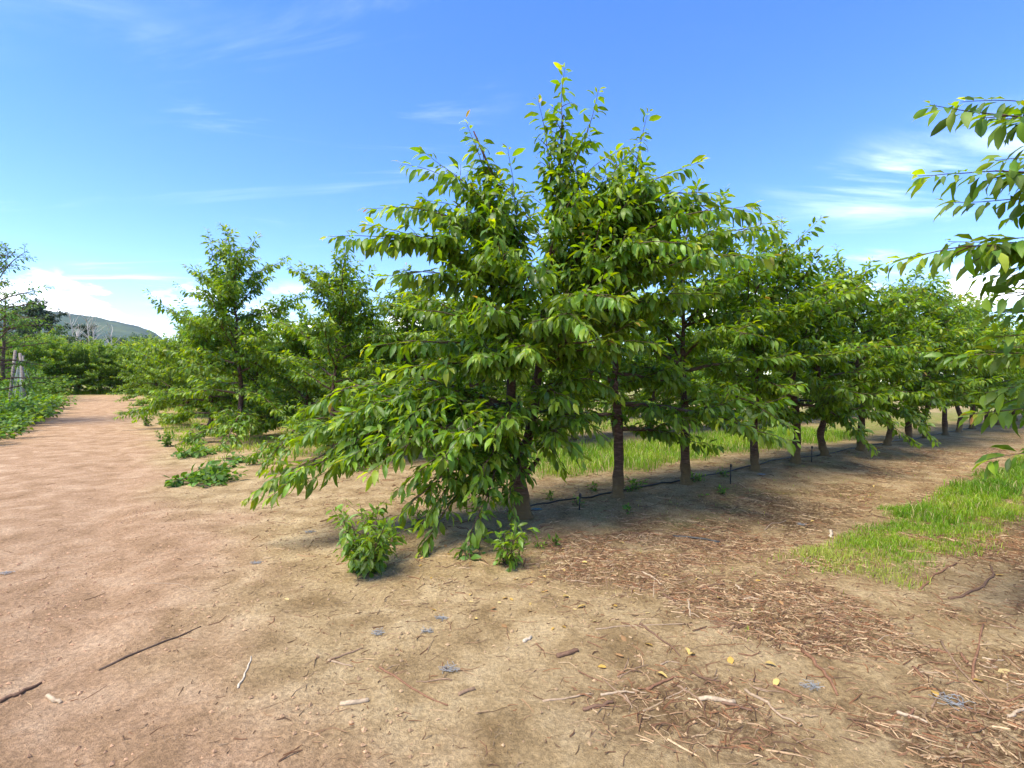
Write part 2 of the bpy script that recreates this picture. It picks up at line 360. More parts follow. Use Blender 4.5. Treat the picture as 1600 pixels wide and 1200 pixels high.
# ------------------------------------------------------------------ leaves
def leaf_template(width, arch, fold, detail):
    """blade along +Y (length 1), upper side +Z; short petiole first"""
    if detail: st = [(0.20, .62), (0.42, 1.0), (0.64, .90), (0.84, .5)]
    else: st = [(0.30, .90), (0.66, .92)]
    V = [(0.0, -0.20, 0.05), (0.012, -0.20, 0.05), (0.0, 0.0, 0.0)]; T = [(0, 1, 2)]
    def cz(t): return -arch * t * t
    rows = []
    for k, (t, w) in enumerate(st):
        hw = width * 0.5 * w; wav = 0.02 * (1 if k % 2 else -1)
        rows.append(len(V)); V += [(-hw, t, cz(t) + fold * hw + wav), (0, t + .015, cz(t)), (hw, t, cz(t) + fold * hw - wav)]
    V.append((0.0, 1.0, cz(1.0) - 0.04)); e = len(V) - 1
    a = rows[0]; T += [(2, a + 1, a), (2, a + 2, a + 1)]
    for a, b in zip(rows, rows[1:]): T += [(a, a + 1, b + 1), (a, b + 1, b), (a + 1, a + 2, b + 2), (a + 1, b + 2, b + 1)]
    a = rows[-1]; T += [(a, a + 1, e), (a + 1, a + 2, e)]
    return np.array(V), np.array(T)
TPL = {True: [leaf_template(.35, .24, .45, True), leaf_template(.39, .42, .30, True), leaf_template(.32, .12, .60, True)],
       False: [leaf_template(.37, .24, .4, False), leaf_template(.42, .38, .3, False), leaf_template(.35, .14, .5, False)]}

class Leaves:
    def __init__(s): s.p, s.d, s.n, s.l, s.t = [], [], [], [], []; s.wide = 1.0
    def add(s, p, d, n, l, t): s.p.append(p); s.d.append(d); s.n.append(n); s.l.append(l); s.t.append(t)
    def pack(s):
        s.p, s.d, s.n, s.l, s.t = (np.concatenate(a) if len(a) else np.zeros((0, 3)) for a in (s.p, s.d, s.n, s.l, s.t))
        s.d = nrm(s.d); s.n = nrm(s.n - (s.n * s.d).sum(-1, keepdims=True) * s.d); s.x = np.cross(s.d, s.n)
        s.k = np.arange(len(s.p)) % 3
        return s
    def mesh(s, name, mat, detail=True, sel=None):
        Vs, Fs, Cs, off = [], [], [], 0
        for k in range(3):
            m = s.k == k
            if sel is not None: m &= sel
            V, T = TPL[detail][k]; V = V * np.array([s.wide, 1, 1]); q = m.sum()
            if not q: continue
            B = np.stack([s.x[m], s.d[m], s.n[m]], 1) * s.l[m][:, None, None]
            W_ = np.einsum('vi,qij->qvj', V, B) + s.p[m][:, None]
            Vs.append(W_.reshape(-1, 3)); Fs.append((T[None] + (np.arange(q) * len(V))[:, None, None]).reshape(-1, 3) + off); off += q * len(V)
            Cs.append(np.repeat(s.t[m], len(V), 0))
        C = np.vstack(Cs); C = np.hstack([C, np.ones((len(C), 1))])
        return mesh_np(name, np.vstack(Vs), np.vstack(Fs), True, C, [mat])

LEAF_OBJ = {}
def leaf_obj_mesh(k, tint, mat):
    q = tuple(int(round(v * 4)) for v in tint); key = (k, q, mat.name)
    if key not in LEAF_OBJ:
        V, T = TPL[True][k]; C = np.tile(np.array([q[0] / 4, q[1] / 4, q[2] / 4, 1.0]), (len(V), 1))
        LEAF_OBJ[key] = mesh_np('leaf', V, T, True, C, [mat])
    return LEAF_OBJ[key]

# ------------------------------------------------------------------ tree growth
def polyline(p, d, L, nseg, rng, bend=0.0, wob=0.12, twist=None):
    P = [np.array(p, float)]; d = nrm(np.array(d, float))
    for k in range(nseg):
        d = nrm(d + np.array([0, 0, bend / nseg]) + rng.normal(0, wob / math.sqrt(nseg), 3)); P.append(P[-1] + d * L / nseg)
    return np.array(P)
def along(P, s):
    seg = np.linalg.norm(np.diff(P, axis=0), axis=1); c = np.concatenate([[0], np.cumsum(seg)]); t = np.asarray(s) * c[-1]
    pos = np.stack([np.interp(t, c, P[:, k]) for k in range(3)], -1)
    i = np.clip(np.searchsorted(c, t, side='right') - 1, 0, len(seg) - 1)
    return pos, nrm(np.diff(P, axis=0))[i], c[-1]
UP = np.array([0, 0, 1.0])

class Tree:
    def __init__(s, seed, leaf=0.145):
        s.rng = np.random.default_rng(seed); s.limbs = []; s.trunk = Tubes(); s.lv = Leaves(); s.leaf = leaf
    def foliate(s, P, s0, s1, step, young=0.0, droop=0.55, spread=0.8, size=1.0):
        r = s.rng; _, _, L = along(P, [0.0]); m = max(2, int((s1 - s0) * L / step)); t = np.linspace(s0, s1, m) + r.normal(0, .2 * step / L, m); t = np.clip(t, 0, 1)
        pos, tan, _ = along(P, t); a = np.arange(m) * 2.4 + r.uniform(0, 6.28) + r.normal(0, .4, m)
        side = nrm(np.cross(tan, UP) + 1e-3); bi = np.cross(side, tan)
        rad = side * np.cos(a)[:, None] + bi * np.sin(a)[:, None]
        tip = ((t - s0) / max(1e-6, s1 - s0))[:, None]
        d = rad * spread * .9 + tan * (0.40 + 0.5 * tip) + UP * (-droop * (1 - 0.75 * tip * young) + 0.12 * r.normal(0, 1, (m, 1)))
        n = UP + 0.35 * rad + r.normal(0, .42, (m, 3))
        l = s.leaf * size * r.uniform(.55, 1.22, m) * (1 - 0.5 * np.clip((tip[:, 0] - .75) / .25, 0, 1) * young)
        yt = np.clip(0.16 + 0.16 * r.normal(0, 1, m) + young * np.clip((tip[:, 0] - .45) / .55, 0, 1) ** 1.3 * 0.58, 0, 1)
        s.lv.add(pos + nrm(d) * (0.2 * l)[:, None], d, n, l, np.stack([yt, r.uniform(0, 1, m), r.uniform(0, 1, m)], -1))
    def rosettes(s, P, s0, s1, step, cnt=6):
        r = s.rng; _, _, L = along(P, [0.0]); m = int((s1 - s0) * L / step)
        if m < 1: return
        t = r.uniform(s0, s1, m); pos, tan, _ = along(P, t)
        pos = np.repeat(pos, cnt, 0); a = np.tile(np.arange(cnt) * 6.283 / cnt, m) + np.repeat(r.uniform(0, 6.28, m), cnt) + r.normal(0, .3, m * cnt)
        d = np.stack([np.cos(a), np.sin(a), r.uniform(-.75, .35, m * cnt)], -1); n = UP + r.normal(0, .35, (m * cnt, 3)) + .35 * d
        l = s.leaf * r.uniform(.6, 1.08, m * cnt)
        s.lv.add(pos + nrm(d) * (0.35 * l)[:, None], d, n, l, np.stack([np.clip(r.normal(.12, .12, m * cnt), 0, 1), r.uniform(0, 1, m * cnt), r.uniform(0, 1, m * cnt)], -1))
    def shoot(s, tb, p, d, L, bend=-0.15, young=1.0, droop=0.8, r0=0.006, step=0.021, sub=True, size=1.0):
        P = polyline(p, d, L, 5, s.rng, bend); tb.add(P, np.linspace(r0, 0.0018, len(P)), 3, cap=False)
        s.foliate(P, 0.06, 1.0, step, young, droop, size=size)
        if sub and L > 0.28:
            for q in range(int(L / 0.14)):
                pos, tan, _ = along(P, [s.rng.uniform(.2, .75)]); a = s.rng.uniform(0, 6.28)
                sd = nrm(np.cross(tan[0], UP) + 1e-3); dd = tan[0] * .6 + sd * math.cos(a) * .9 + UP * (.35 + .3 * math.sin(a))
                s.shoot(tb, pos[0], dd, L * s.rng.uniform(.3, .55), bend, young * s.rng.uniform(.4, 1), droop, r0 * .7, step, False, size)
    def limb(s, P, r0, r1, lat_from=0.2, lat_step=0.12, lat_len=0.5, young=1.0, droop=0.8, ros_from=0.15, dens=1.0, up=0.25, tip_up=.1):
        tb = Tubes(); rng = s.rng; tb.add(P, np.linspace(r0, r1, len(P)), 6)
        _, _, L = along(P, [0.0]); m = max(1, int((1 - lat_from) * L / lat_step))
        for q in range(m):
            t = lat_from + (1 - lat_from) * (q + rng.uniform(.1, .9)) / m
            pos, tan, _ = along(P, [t]); sd = nrm(np.cross(tan[0], UP) + 1e-3) * (1 if q % 2 else -1)
            d = tan[0] * rng.uniform(.5, .9) + sd * rng.uniform(.5, 1.0) + UP * (up + rng.uniform(-.35, .35))
            s.shoot(tb, pos[0], d, lat_len * (1.1 - .55 * t) * rng.uniform(.6, 1.3), rng.uniform(-.5, .1), young * rng.uniform(.2, 1), droop)
        s.rosettes(P, ros_from, .95, 0.07 / dens, 7)
        tip, tan, _ = along(P, [1.0]); s.shoot(tb, P[-1], tan[0] + UP * tip_up, min(.45, .28 * L + .15), -0.1, young, droop, max(.004, r1), sub=False)
        s.limbs.append(tb)
    def auto(s, H, across, along_, base=0.62, count=17, r0=0.082, lean=(0, 0), lower_drop=0.0, low=.68):
        rng = s.rng; k = 9; hs_ = np.linspace(0, H, k)
        P = np.stack([np.interp(hs_, [0, H], [0, lean[0]]) + np.concatenate([[0], rng.normal(0, .035, k - 1)]), np.interp(hs_, [0, H], [0, lean[1]]) + np.concatenate([[0], rng.normal(0, .035, k - 1)]), hs_], -1)
        P[0, 2] = -0.06; s.lead = P
        Pf = np.vstack([P[:1], [[P[0, 0] * .9 + P[1, 0] * .1, P[0, 1] * .9 + P[1, 1] * .1, .06]], P[1:]])
        zz = np.concatenate([[-.06, -.01, .03, .08, .16, .26, .38, .5, .65, .8], np.linspace(1, H, 12)]); Pf = np.stack([np.interp(zz, P[:, 2], P[:, k_]) for k_ in (0, 1)] + [zz], -1)
        rad = np.interp(zz, [-.06, .0, .08, .2, .5, H * .5, H], [r0 * 1.75, r0 * 1.4, r0 * 1.14, r0 * 1.02, r0, r0 * .5, .006]); s.trunk.add(Pf, rad * (1 + .06 * np.sin(zz * 17 + H * 9)), 12, rough=.07)
        for q in range(count):
            t = (q + rng.uniform(0, .8)) / count; h = base + t * (H * .93 - base); a = q * 2.399 + rng.uniform(-.5, .5)
            fall = (1 - t * t) ** .62; Lc = (across * fall + .34); La = (along_ * fall + .28)
            L = 1 / math.sqrt((math.cos(a) / La) ** 2 + (math.sin(a) / Lc) ** 2) * rng.uniform(.62, 1.22) * (low + (1 - low) * min(1, t / .22))
            e = R(4 + 42 * t + rng.uniform(-12, 14)); d = np.array([math.cos(a) * math.cos(e), math.sin(a) * math.cos(e), math.sin(e)])
            pos = np.array([np.interp(h, P[:, 2], P[:, 0]), np.interp(h, P[:, 2], P[:, 1]), h])
            B = polyline(pos, d, L, 7, rng, rng.uniform(-.75, .05) * (1 - .6 * t) - lower_drop * (t < .25), .22)
            s.limb(B, .030 * (1 - .6 * t) + .006, .005, lat_len=.52 - .15 * t, young=.55 + .45 * t)
        for q in range(5):                                     # upright secondary leaders break the outline
            h = H * rng.uniform(.42, .74); a = q * 1.3 + rng.uniform(0, 1.2); pos = np.array([np.interp(h, P[:, 2], P[:, 0]), np.interp(h, P[:, 2], P[:, 1]), h])
            s.limb(polyline(pos, (math.cos(a) * .75, math.sin(a) * .75, rng.uniform(.8, 1.5)), (H * 1.03 - h) * rng.uniform(.7, 1.1), 7, rng, rng.uniform(-.3, .2), .25), .018, .005, lat_len=.42, young=.9)
        s.rosettes(P, .25, .95, .10)
        tb = Tubes(); s.shoot(tb, P[-1], (P[-1] - P[-2]) + rng.normal(0, .1, 3), .5, 0, 1.0, .5)
        for q in range(3): s.shoot(tb, along(P, [.86 + .04 * q])[0][0], np.array([rng.normal(0, .5), rng.normal(0, .5), 1.0]), rng.uniform(.35, .6), 0, 1.0, .5)
        s.limbs.append(tb)

def cherry(t, pos, rz, label, group=None, limbs_apart=True, n_leaf=0, leafmat=M_LEAF, name='cherry_tree', detail=True):
    """links a grown tree: trunk, each limb, crown and (for near trees) the leaves that show largest"""
    x, y = pos; root = link(name, None, None, label, 'tree', group, loc=(x, y, g1(x, y)), rz=rz)
    link('trunk', t.trunk.build('trunk', M_BARK), root)
    for tb in t.limbs: link('limb', tb.build('limb', M_LIMB), root)
    lv = t.lv.pack(); sel = np.ones(len(lv.p), bool)
    c, s_ = math.cos(rz), math.sin(rz)
    if n_leaf:
        w = np.stack([lv.p[:, 0] * c - lv.p[:, 1] * s_ + x, lv.p[:, 0] * s_ + lv.p[:, 1] * c + y, lv.p[:, 2] + g1(x, y)], -1)
        sx, sy = 800 + w[:, 0] / w[:, 1] * 800, 600 - (w[:, 2] - CAM_H) / w[:, 1] * 800
        ok = (sx > 0) & (sx < 1600) & (sy > 0) & (sy < 1200) & (w[:, 1] > .3)
        cell = (np.floor(sx / 9) * 1000 + np.floor(sy / 9)).astype(int); order = np.argsort(w[:, 1]); seen = set(); vis = []
        for i in order:
            if ok[i] and cell[i] not in seen: seen.add(cell[i]); vis.append(i)
        vis = np.array(vis); facing = np.abs((lv.n[vis] * 0 + 0).sum(-1)); vis = vis[np.argsort(-(lv.l[vis] / w[vis, 1]))][:n_leaf]; sel[vis] = False
    crown = link('crown', lv.mesh('crown', leafmat, detail, sel), root, kind='stuff')
    if n_leaf:
        for i in vis:
            o = link('leaf', leaf_obj_mesh(int(lv.k[i]), lv.t[i], leafmat), crown); l = lv.l[i]
            B = np.eye(4); B[:3, 0] = lv.x[i] * l; B[:3, 1] = lv.d[i] * l; B[:3, 2] = lv.n[i] * l; B[:3, 3] = lv.p[i]; o.matrix_basis = Matrix(B.tolist())
    return root

# ---- the end tree in front: two leaders, limbs led to where the photograph shows them
def hero():
    bx, by = A1; bz = g1(bx, by); t = Tree(5, .138); rng = t.rng
    def loc(px, py, z): return pix(px, py, z) - np.array([bx, by, bz])
    def curve(pts, n=10):
        pts = np.array(pts, float); c = np.concatenate([[0], np.cumsum(np.linalg.norm(np.diff(pts, axis=0), axis=1))]); c /= c[-1]; q = np.linspace(0, 1, n)
        P = np.stack([np.interp(q, c, pts[:, k]) for k in range(3)], -1); Q = P.copy(); Q[1:-1] = (P[:-2] + 2 * P[1:-1] + P[2:]) / 4; return Q
    fork = np.array([-.02, 0, .62])
    t.trunk.add(np.array([[0.02, 0, -.06], [0.015, 0, .05], [0, 0, .22], [-.035, .0, .40], [-.02, 0, .55], fork]), [.150, .116, .10, .092, .108, .085], 14, rough=.07)
    LA = curve([fork, loc(797, 660, 5.62), loc(796, 600, 5.65), loc(812, 500, 5.65), loc(815, 420, 5.6), loc(790, 320, 5.55), loc(740, 205, 5.5)], 13)
    LB = curve([fork + np.array([.03, .03, -.03]), loc(835, 655, 5.7), loc(842, 570, 5.75), loc(850, 480, 5.75), loc(865, 360, 5.7), loc(876, 250, 5.65), loc(880, 180, 5.6)], 13)
    t.trunk.add(LA, np.linspace(.062, .008, 13), 8); t.trunk.add(LB, np.linspace(.058, .007, 13), 8)
    # cut stubs at the fork
    t.trunk.add(curve([[-.05, -.02, .50], [-.16, -.09, .56], [-.22, -.12, .57]], 4), [.06, .05, .045, .043], 7)
    t.trunk.add(curve([[.05, -.01, .44], [.13, -.03, .55], [.20, -.05, .64]], 4), [.035, .03, .026, .022], 7)
    for Ld in (LA, LB):
        t.rosettes(Ld, .30, .97, .07)
    def lead_at(L_, z): return np.array([np.interp(z, L_[:, 2], L_[:, k]) for k in range(3)])
    spec = [  # leader, start height, tip pixel + depth, sag (+ arches up in the middle), r0, lateral length, droop
        (LB, 3.2, (880, 122, 5.6), .0, .010, .34, .6), (LB, 3.3, (935, 160, 5.3), .1, .010, .30, .6), (LB, 3.2, (850, 175, 5.3), .1, .010, .30, .6),
        (LB, 2.9, (985, 235, 5.2), .15, .016, .36, .7), (LB, 2.6, (1055, 250, 5.1), .25, .018, .42, .7), (LB, 2.7, (900, 280, 4.8), .15, .014, .40, .7),
        (LB, 2.1, (1140, 300, 4.7), .30, .024, .48, .65), (LB, 1.9, (1170, 375, 4.6), .25, .022, .46, .65), (LB, 2.2, (1060, 350, 4.6), .25, .022, .46, .65),
        (LB, 2.0, (1195, 340, 5.6), .2, .02, .45, .6), (LB, 1.8, (1090, 440, 5.0), .2, .02, .42, .5),
        (LB, 1.9, (960, 440, 4.1), .30, .020, .42, .6), (LB, 1.7, (905, 470, 4.2), .2, .018, .40, .6), (LB, 1.6, (1010, 520, 5.0), .15, .018, .34, .5),
        (LA, 3.0, (735, 210, 5.4), .0, .010, .36, .6), (LA, 2.9, (665, 245, 5.2), .2, .014, .40, .75), (LA, 2.7, (800, 250, 5.1), .2, .012, .36, .65),
        (LA, 2.5, (700, 290, 4.9), .2, .014, .40, .7), (LA, 2.2, (548, 345, 4.5), .35, .022, .46, .7), (LA, 2.3, (600, 340, 4.7), .3, .018, .40, .7),
        (LA, 2.0, (625, 400, 4.6), .3, .020, .46, .65), (LA, 2.2, (770, 350, 4.4), .25, .018, .42, .6), (LA, 2.0, (850, 385, 4.4), .25, .016, .42, .6),
        (LA, 1.8, (660, 470, 4.5), .25, .020, .42, .6), (LA, 1.7, (760, 450, 4.3), .2, .018, .42, .55), (LA, 1.6, (600, 520, 5.0), .2, .02, .42, .5),
        (LA, 1.5, (640, 560, 4.7), .15, .020, .40, .45), (LA, 1.5, (740, 540, 4.4), .15, .016, .40, .5), (LA, 1.5, (830, 520, 4.3), .2, .016, .36, .6),
        (LA, 1.2, (480, 655, 4.9), .20, .026, .44, .35), (LA, 1.0, (405, 745, 4.7), .35, .032, .50, .40), (LA, 1.05, (560, 690, 4.5), .2, .022, .46, .40),
        (LA, 1.1, (640, 620, 4.6), .15, .02, .42, .4), (LA, 1.0, (700, 680, 4.3), .18, .02, .46, .45), (LA, 1.1, (775, 665, 4.4), .2, .016, .40, .5),
        (LA, .85, (500, 725, 4.7), .2, .022, .42, .4), (LA, .85, (640, 730, 4.4), .2, .020, .42, .5), (LA, .80, (735, 745, 4.5), .2, .016, .30, .6),
        (LA, .72, (665, 780, 4.5), .2, .016, .30, .7), (LA, .70, (722, 850, 4.3), .25, .014, .20, .8),
        (LB, 1.0, (905, 690, 5.0), .2, .018, .40, .5), (LB, 1.1, (950, 655, 5.2), .2, .018, .42, .5), (LB, 1.3, (880, 610, 4.8), .2, .016, .38, .5),
        (LB, .95, (885, 725, 5.3), .2, .012, .22, .7), (LB, 1.4, (970, 590, 5.3), .2, .016, .36, .5),
        (LB, 2.2, (1130, 385, 5.2), .25, .02, .46, .6), (LB, 2.5, (1010, 300, 5.0), .25, .02, .44, .6), (LB, 2.4, (1100, 310, 5.5), .25, .02, .44, .6),
        (LA, 1.0, (425, 690, 5.0), .3, .024, .46, .4), (LA, 1.2, (475, 612, 5.2), .25, .022, .44, .4), (LA, 1.15, (545, 625, 4.8), .25, .02, .44, .4), (LA, .95, (440, 735, 4.55), .3, .022, .44, .45), (LA, .95, (590, 705, 4.3), .25, .02, .44, .45),
        (LA, .75, (610, 800, 4.35), .25, .014, .26, .8), (LA, .72, (660, 830, 4.5), .2, .012, .24, .8), (LB, .75, (790, 812, 4.75), .2, .010, .20, .8), (LA, 2.6, (610, 300, 5.3), .35, .014, .40, .7), (LB, 2.9, (1010, 265, 5.6), .3, .014, .40, .7), (LB, 2.7, (1095, 275, 5.0), .4, .018, .42, .7), (LB, 2.5, (1165, 300, 4.9), .4, .018, .42, .7), (LA, 2.8, (690, 240, 5.1), .35, .014, .38, .7), (LA, 2.5, (640, 300, 4.9), .35, .014, .40, .7), (LB, 3.1, (945, 225, 5.2), .3, .012, .34, .7),
        (LA, 1.6, (650, 450, 6.5), .2, .02, .5, .5), (LB, 1.8, (930, 380, 6.6), .2, .02, .5, .5), (LA, 2.3, (720, 330, 6.4), .2, .02, .45, .5), (LA, 1.1, (620, 610, 6.4), .2, .02, .45, .5), (LB, 1.2, (900, 600, 6.6), .2, .02, .45, .5),
    ]
    for L_, h, tip, sag, r0, ll, dr in spec:
        a = lead_at(L_, h); b = loc(*tip); bl = np.linalg.norm(b - a); b = a + (b - a) * max(.45, 1 - .27 / bl); mid = a * .5 + b * .5 + np.array([0, 0, sag * np.linalg.norm(b - a) * .55]); P = curve([a, a * .72 + mid * .28 + np.array([0, 0, .02]), mid, mid * .45 + b * .55 + np.array([0, 0, sag * .06]), b], 9)
        P[1:-1] += rng.normal(0, .018, (7, 3))
        t.limb(P, r0, .0045, lat_len=ll, young=.8, droop=dr + .3, lat_step=.11, up=.08, tip_up=-.12 if sag > .12 else .1)
    # the bare dark branch that curves up on the right of the stems
    t.limb(curve([lead_at(LB, 1.62), loc(880, 535, 5.4), loc(905, 500, 5.35), loc(914, 460, 5.3), loc(925, 400, 5.2)], 9), .034, .008, lat_from=.62, ros_from=.6, lat_len=.4)
    t.limb(curve([loc(880, 536, 5.4), loc(920, 536, 5.3), loc(955, 522, 5.2)], 6), .014, .006, lat_from=.8, ros_from=.75, lat_len=.25)
    cherry(t, (bx, by), 0.0, 'tall forked cherry tree with low sweeping limbs, at the front row end by the track', n_leaf=300)
    print('hero leaves', len(t.lv.p))
hero()

ORD = ['first', 'second', 'third', 'fourth', 'fifth', 'sixth', 'seventh', 'eighth', 'ninth', 'tenth', 'eleventh', 'twelfth', 'thirteenth', 'fourteenth', 'fifteenth', 'sixteenth', 'seventeenth', 'eighteenth', 'nineteenth', 'twentieth', 'twenty-first', 'twenty-second', 'twenty-third', 'twenty-fourth']
ROWW = ['front row', 'second row', 'third row', 'fourth row', 'fifth row', 'sixth row', 'seventh row', 'eighth row']
front = [(965, 790), (1072, 768), (1177, 745), (1238, 730), (1293, 722), (1341, 711), (1388, 703.5), (1419, 698)]
fpos = []
for px, py in front:                                            # stand them on the row line where the photograph shows the trunks
    k = (px - 800) / 800
    # x = k*y on the line A1 + u*U (+ small offset)
    u = (k * A1[1] - A1[0]) / (U[0] - k * U[1]); fpos.append(u)
u = fpos[-1]
while len(fpos) < 21: u += 1.58; fpos.append(u)

# second and third tree of the front row, grown singly
def near_tree(seed, idx, H, lab, **k):
    t = Tree(seed, .134); t.auto(H, 1.4, 1.05, **k); x, y = un2xy(fpos[idx], 0)
    cherry(t, (x, y), YAW, lab, n_leaf=300, detail=False); print('leaves', len(t.lv.p))
near_tree(21, 0, 3.9, 'cherry tree with a tall bare reddish trunk, second from the track in the front row', base=.85, count=20, r0=.066)
near_tree(22, 1, 3.8, 'cherry tree with a straight ringed trunk, third from the track in the front row', base=.85, count=20, r0=.066)

# variants for the rest of the orchard
class Var: pass
VARS = []
for q, (H, ac, al, base, cnt) in enumerate([(3.75, 1.5, 1.15, .92, 20), (3.55, 1.45, 1.15, .86, 19), (3.95, 1.45, 1.1, .95, 21), (3.4, 1.5, 1.2, .80, 19), (3.7, 1.5, 1.1, .90, 20), (3.2, 1.7, 1.5, .25, 24), (2.9, 1.8, 1.45, .22, 23), (4.5, 1.7, 1.4, .30, 27)]):
    t = Tree(100 + q, .136); t.auto(H, ac, al, base, cnt, r0=.066, lean=(.25 * (q % 2), -.1 + .1 * (q % 3)), lower_drop=.25 * (q > 4), low=1.08 if q > 4 else .68)
    v = Var(); v.trunk = t.trunk.build('trunk', M_BARK); v.limbs = [tb.build('limb', M_LIMB) for tb in t.limbs]
    allt = Tubes()
    for tb in t.limbs: allt.V += tb.V[:1]; allt.F += [tb.F[0] + allt.n]; allt.C += tb.C[:1]; allt.n += len(tb.V[0])
    v.joined = allt.build('limbs', M_LIMB); v.crown = t.lv.pack().mesh('crown', M_LEAF, False); VARS.append(v); print('variant leaves', len(t.lv.p))
def place(q, x, y, rz, sc, label, group=None, near=False):
    v = VARS[q % 5 if q < 1000 else q - 1000]; root = link('cherry_tree', None, None, label, 'tree', group, loc=(x, y, g1(x, y)), rz=rz); root.scale = (sc, sc, sc)
    link('trunk', v.trunk, root)
    if near:
        for m in v.limbs: link('limb', m, root)
    else: link('branches', v.joined, root)
    link('crown', v.crown, root, kind='stuff')
rr = random.Random(4)
for i in range(2, len(fpos)):
    x, y = un2xy(fpos[i], rr.uniform(-.06, .06))
    place(i * 2 + i // 5, x, y, YAW + (math.pi if rr.random() < .5 else 0) + rr.uniform(-.25, .25), rr.uniform(.95, 1.05), f'cherry tree, {ORD[i + 1]} from the track in the front row', near=i < 10)
starts = [0, -0.35, -1.05, -1.2, -1.5, -1.9, -2.1, -2.2]; counts = [0, 18, 15, 11, 9, 9, 8, 8]
for k in range(1, 8):
    for i in range(counts[k]):
        uq = starts[k] + i * 1.58 + (rr.uniform(-.12, .12) if i else 0); x, y = un2xy(uq, ROW_N[k] + rr.uniform(-.08, .08))
        sc = rr.uniform(.92, 1.04) * {(2, 0): 1.08, (1, 0): .80, (1, 1): .88, (2, 1): 1.15, (3, 0): 1.3, (4, 0): 1.2, (3, 1): 1.15, (5, 0): 1.15}.get((k, i), 1.02)
        lab = f'cherry tree, {ORD[i]} from the track in the {ROWW[k]}' if i else ['', 'cherry tree at the track end of the second row, behind the forked tree', 'tall cherry tree with thin high top at the track end of the third row', 'low bushy cherry tree at the track end of the fourth row'][k] if k < 4 else f'cherry tree at the track end of the {ROWW[k]}'
        place(1007 if (k, i) in ((2, 0), (1, 0)) else 1005 + (i + k) % 2 if (k > 2 and i < 4) or (k == 2 and i in (1, 3)) else i * 3 + k * 2 + (i // 4), x, y, YAW + (math.pi if rr.random() < .5 else 0) + rr.uniform(-.4, .4), sc, lab, near=(k < 3 and i < 2) or i == 0)
for i in range(18):                                             # trees that close the far end of the track
    x, y = un2xy(-9.8 + (i % 9) * 1.15 + .5 * (i // 9), 41.8 + 3.2 * (i // 9) + rr.uniform(-.5, .5))
    place(1005 + i % 2 if i < 9 else i, x, y, rr.uniform(0, 6.28), rr.uniform(.95, 1.1), *(('low bushy cherry tree in the line that closes the far end of the dirt track', 'trees closing the far end of the track') if i < 9 else ('cherry tree behind the bushy line that closes the far end of the track', 'trees behind the line closing the track')))

# ---- the row beside the camera: its end tree reaches into the view from the right
def side_tree():
    bx, by = 4.45, 2.95; bz = g1(bx, by); t = Tree(9, .122); rng = t.rng
    def loc(px, py, z): return pix(px, py, z) - np.array([bx, by, bz])
    H = 4.2; k = 9; h = np.linspace(0, H, k)
    P = np.stack([rng.normal(0, .03, k), rng.normal(0, .03, k), h], -1); P[0] = (0, 0, -.06); t.trunk.add(P, np.linspace(.09, .01, k), 10)
    for hh, tip, sag, ll, dr in [(2.5, (1480, 150, 2.85), .25, .24, .45), (2.2, (1470, 240, 2.8), .25, .26, .5), (1.95, (1420, 368, 2.85), .22, .26, .5), (2.4, (1585, 215, 2.7), .2, .26, .5), (1.7, (1572, 432, 2.8), .2, .26, .5), (1.9, (1590, 345, 2.8), .2, .24, .5),
                                 (1.5, (1585, 500, 2.9), .2, .26, .4), (1.2, (1550, 625, 3.1), .25, .28, .3), (1.0, (1578, 690, 3.0), .25, .22, .35), (1.3, (1580, 570, 3.0), .2, .24, .4), (2.6, (1545, 130, 3.1), .2, .24, .5), (2.1, (1530, 280, 3.0), .25, .26, .5), (1.9, (1500, 355, 3.1), .25, .26, .5), (1.75, (1575, 400, 3.2), .2, .26, .5), (1.55, (1570, 465, 3.2), .2, .26, .45), (1.3, (1545, 600, 3.4), .2, .28, .4), (1.45, (1565, 535, 3.3), .2, .28, .4)]:
        a = np.array([0, 0, hh]); b = loc(*tip); bl = np.linalg.norm(b - a); b = a + (b - a) * max(.45, 1 - .33 / bl); mid = (a + b) / 2 + np.array([0, 0, sag * np.linalg.norm(b - a) * .45]); q = np.linspace(0, 1, 9)[:, None]; C = (1 - q) ** 2 * a + 2 * q * (1 - q) * mid + q * q * b
        C[1:-1] += rng.normal(0, .012, (7, 3)); t.limb(C, .02, .004, lat_from=.3, lat_step=.085, lat_len=ll, young=.6, droop=dr + .25, dens=1.5, up=.05, tip_up=-.1)
    for q in range(12):                                        # limbs away from the view
        a = R(-70 + 130 * rng.uniform()); hh = .8 + q * .26; L = 1.25 * (1 - q / 16); d = np.array([math.cos(a), math.sin(a), .45 + .05 * q])
        t.limb(polyline((0, 0, hh), d, L, 7, rng, -.4, .2), .022, .005, lat_len=.4)
    cherry(t, (bx, by), 0.0, 'cherry tree whose drooping leafy limbs reach over the grass strip against the sky', n_leaf=300); print('side leaves', len(t.lv.p))
side_tree()
for i in range(1, 5):
    place(i + 1, 4.75 + i * 1.62 * U[0], 2.95 + i * 1.62 * U[1], YAW + rr.uniform(-.2, .2), .95, f'cherry tree, {ORD[i]} from the track in the row beyond the grass strip', near=True)

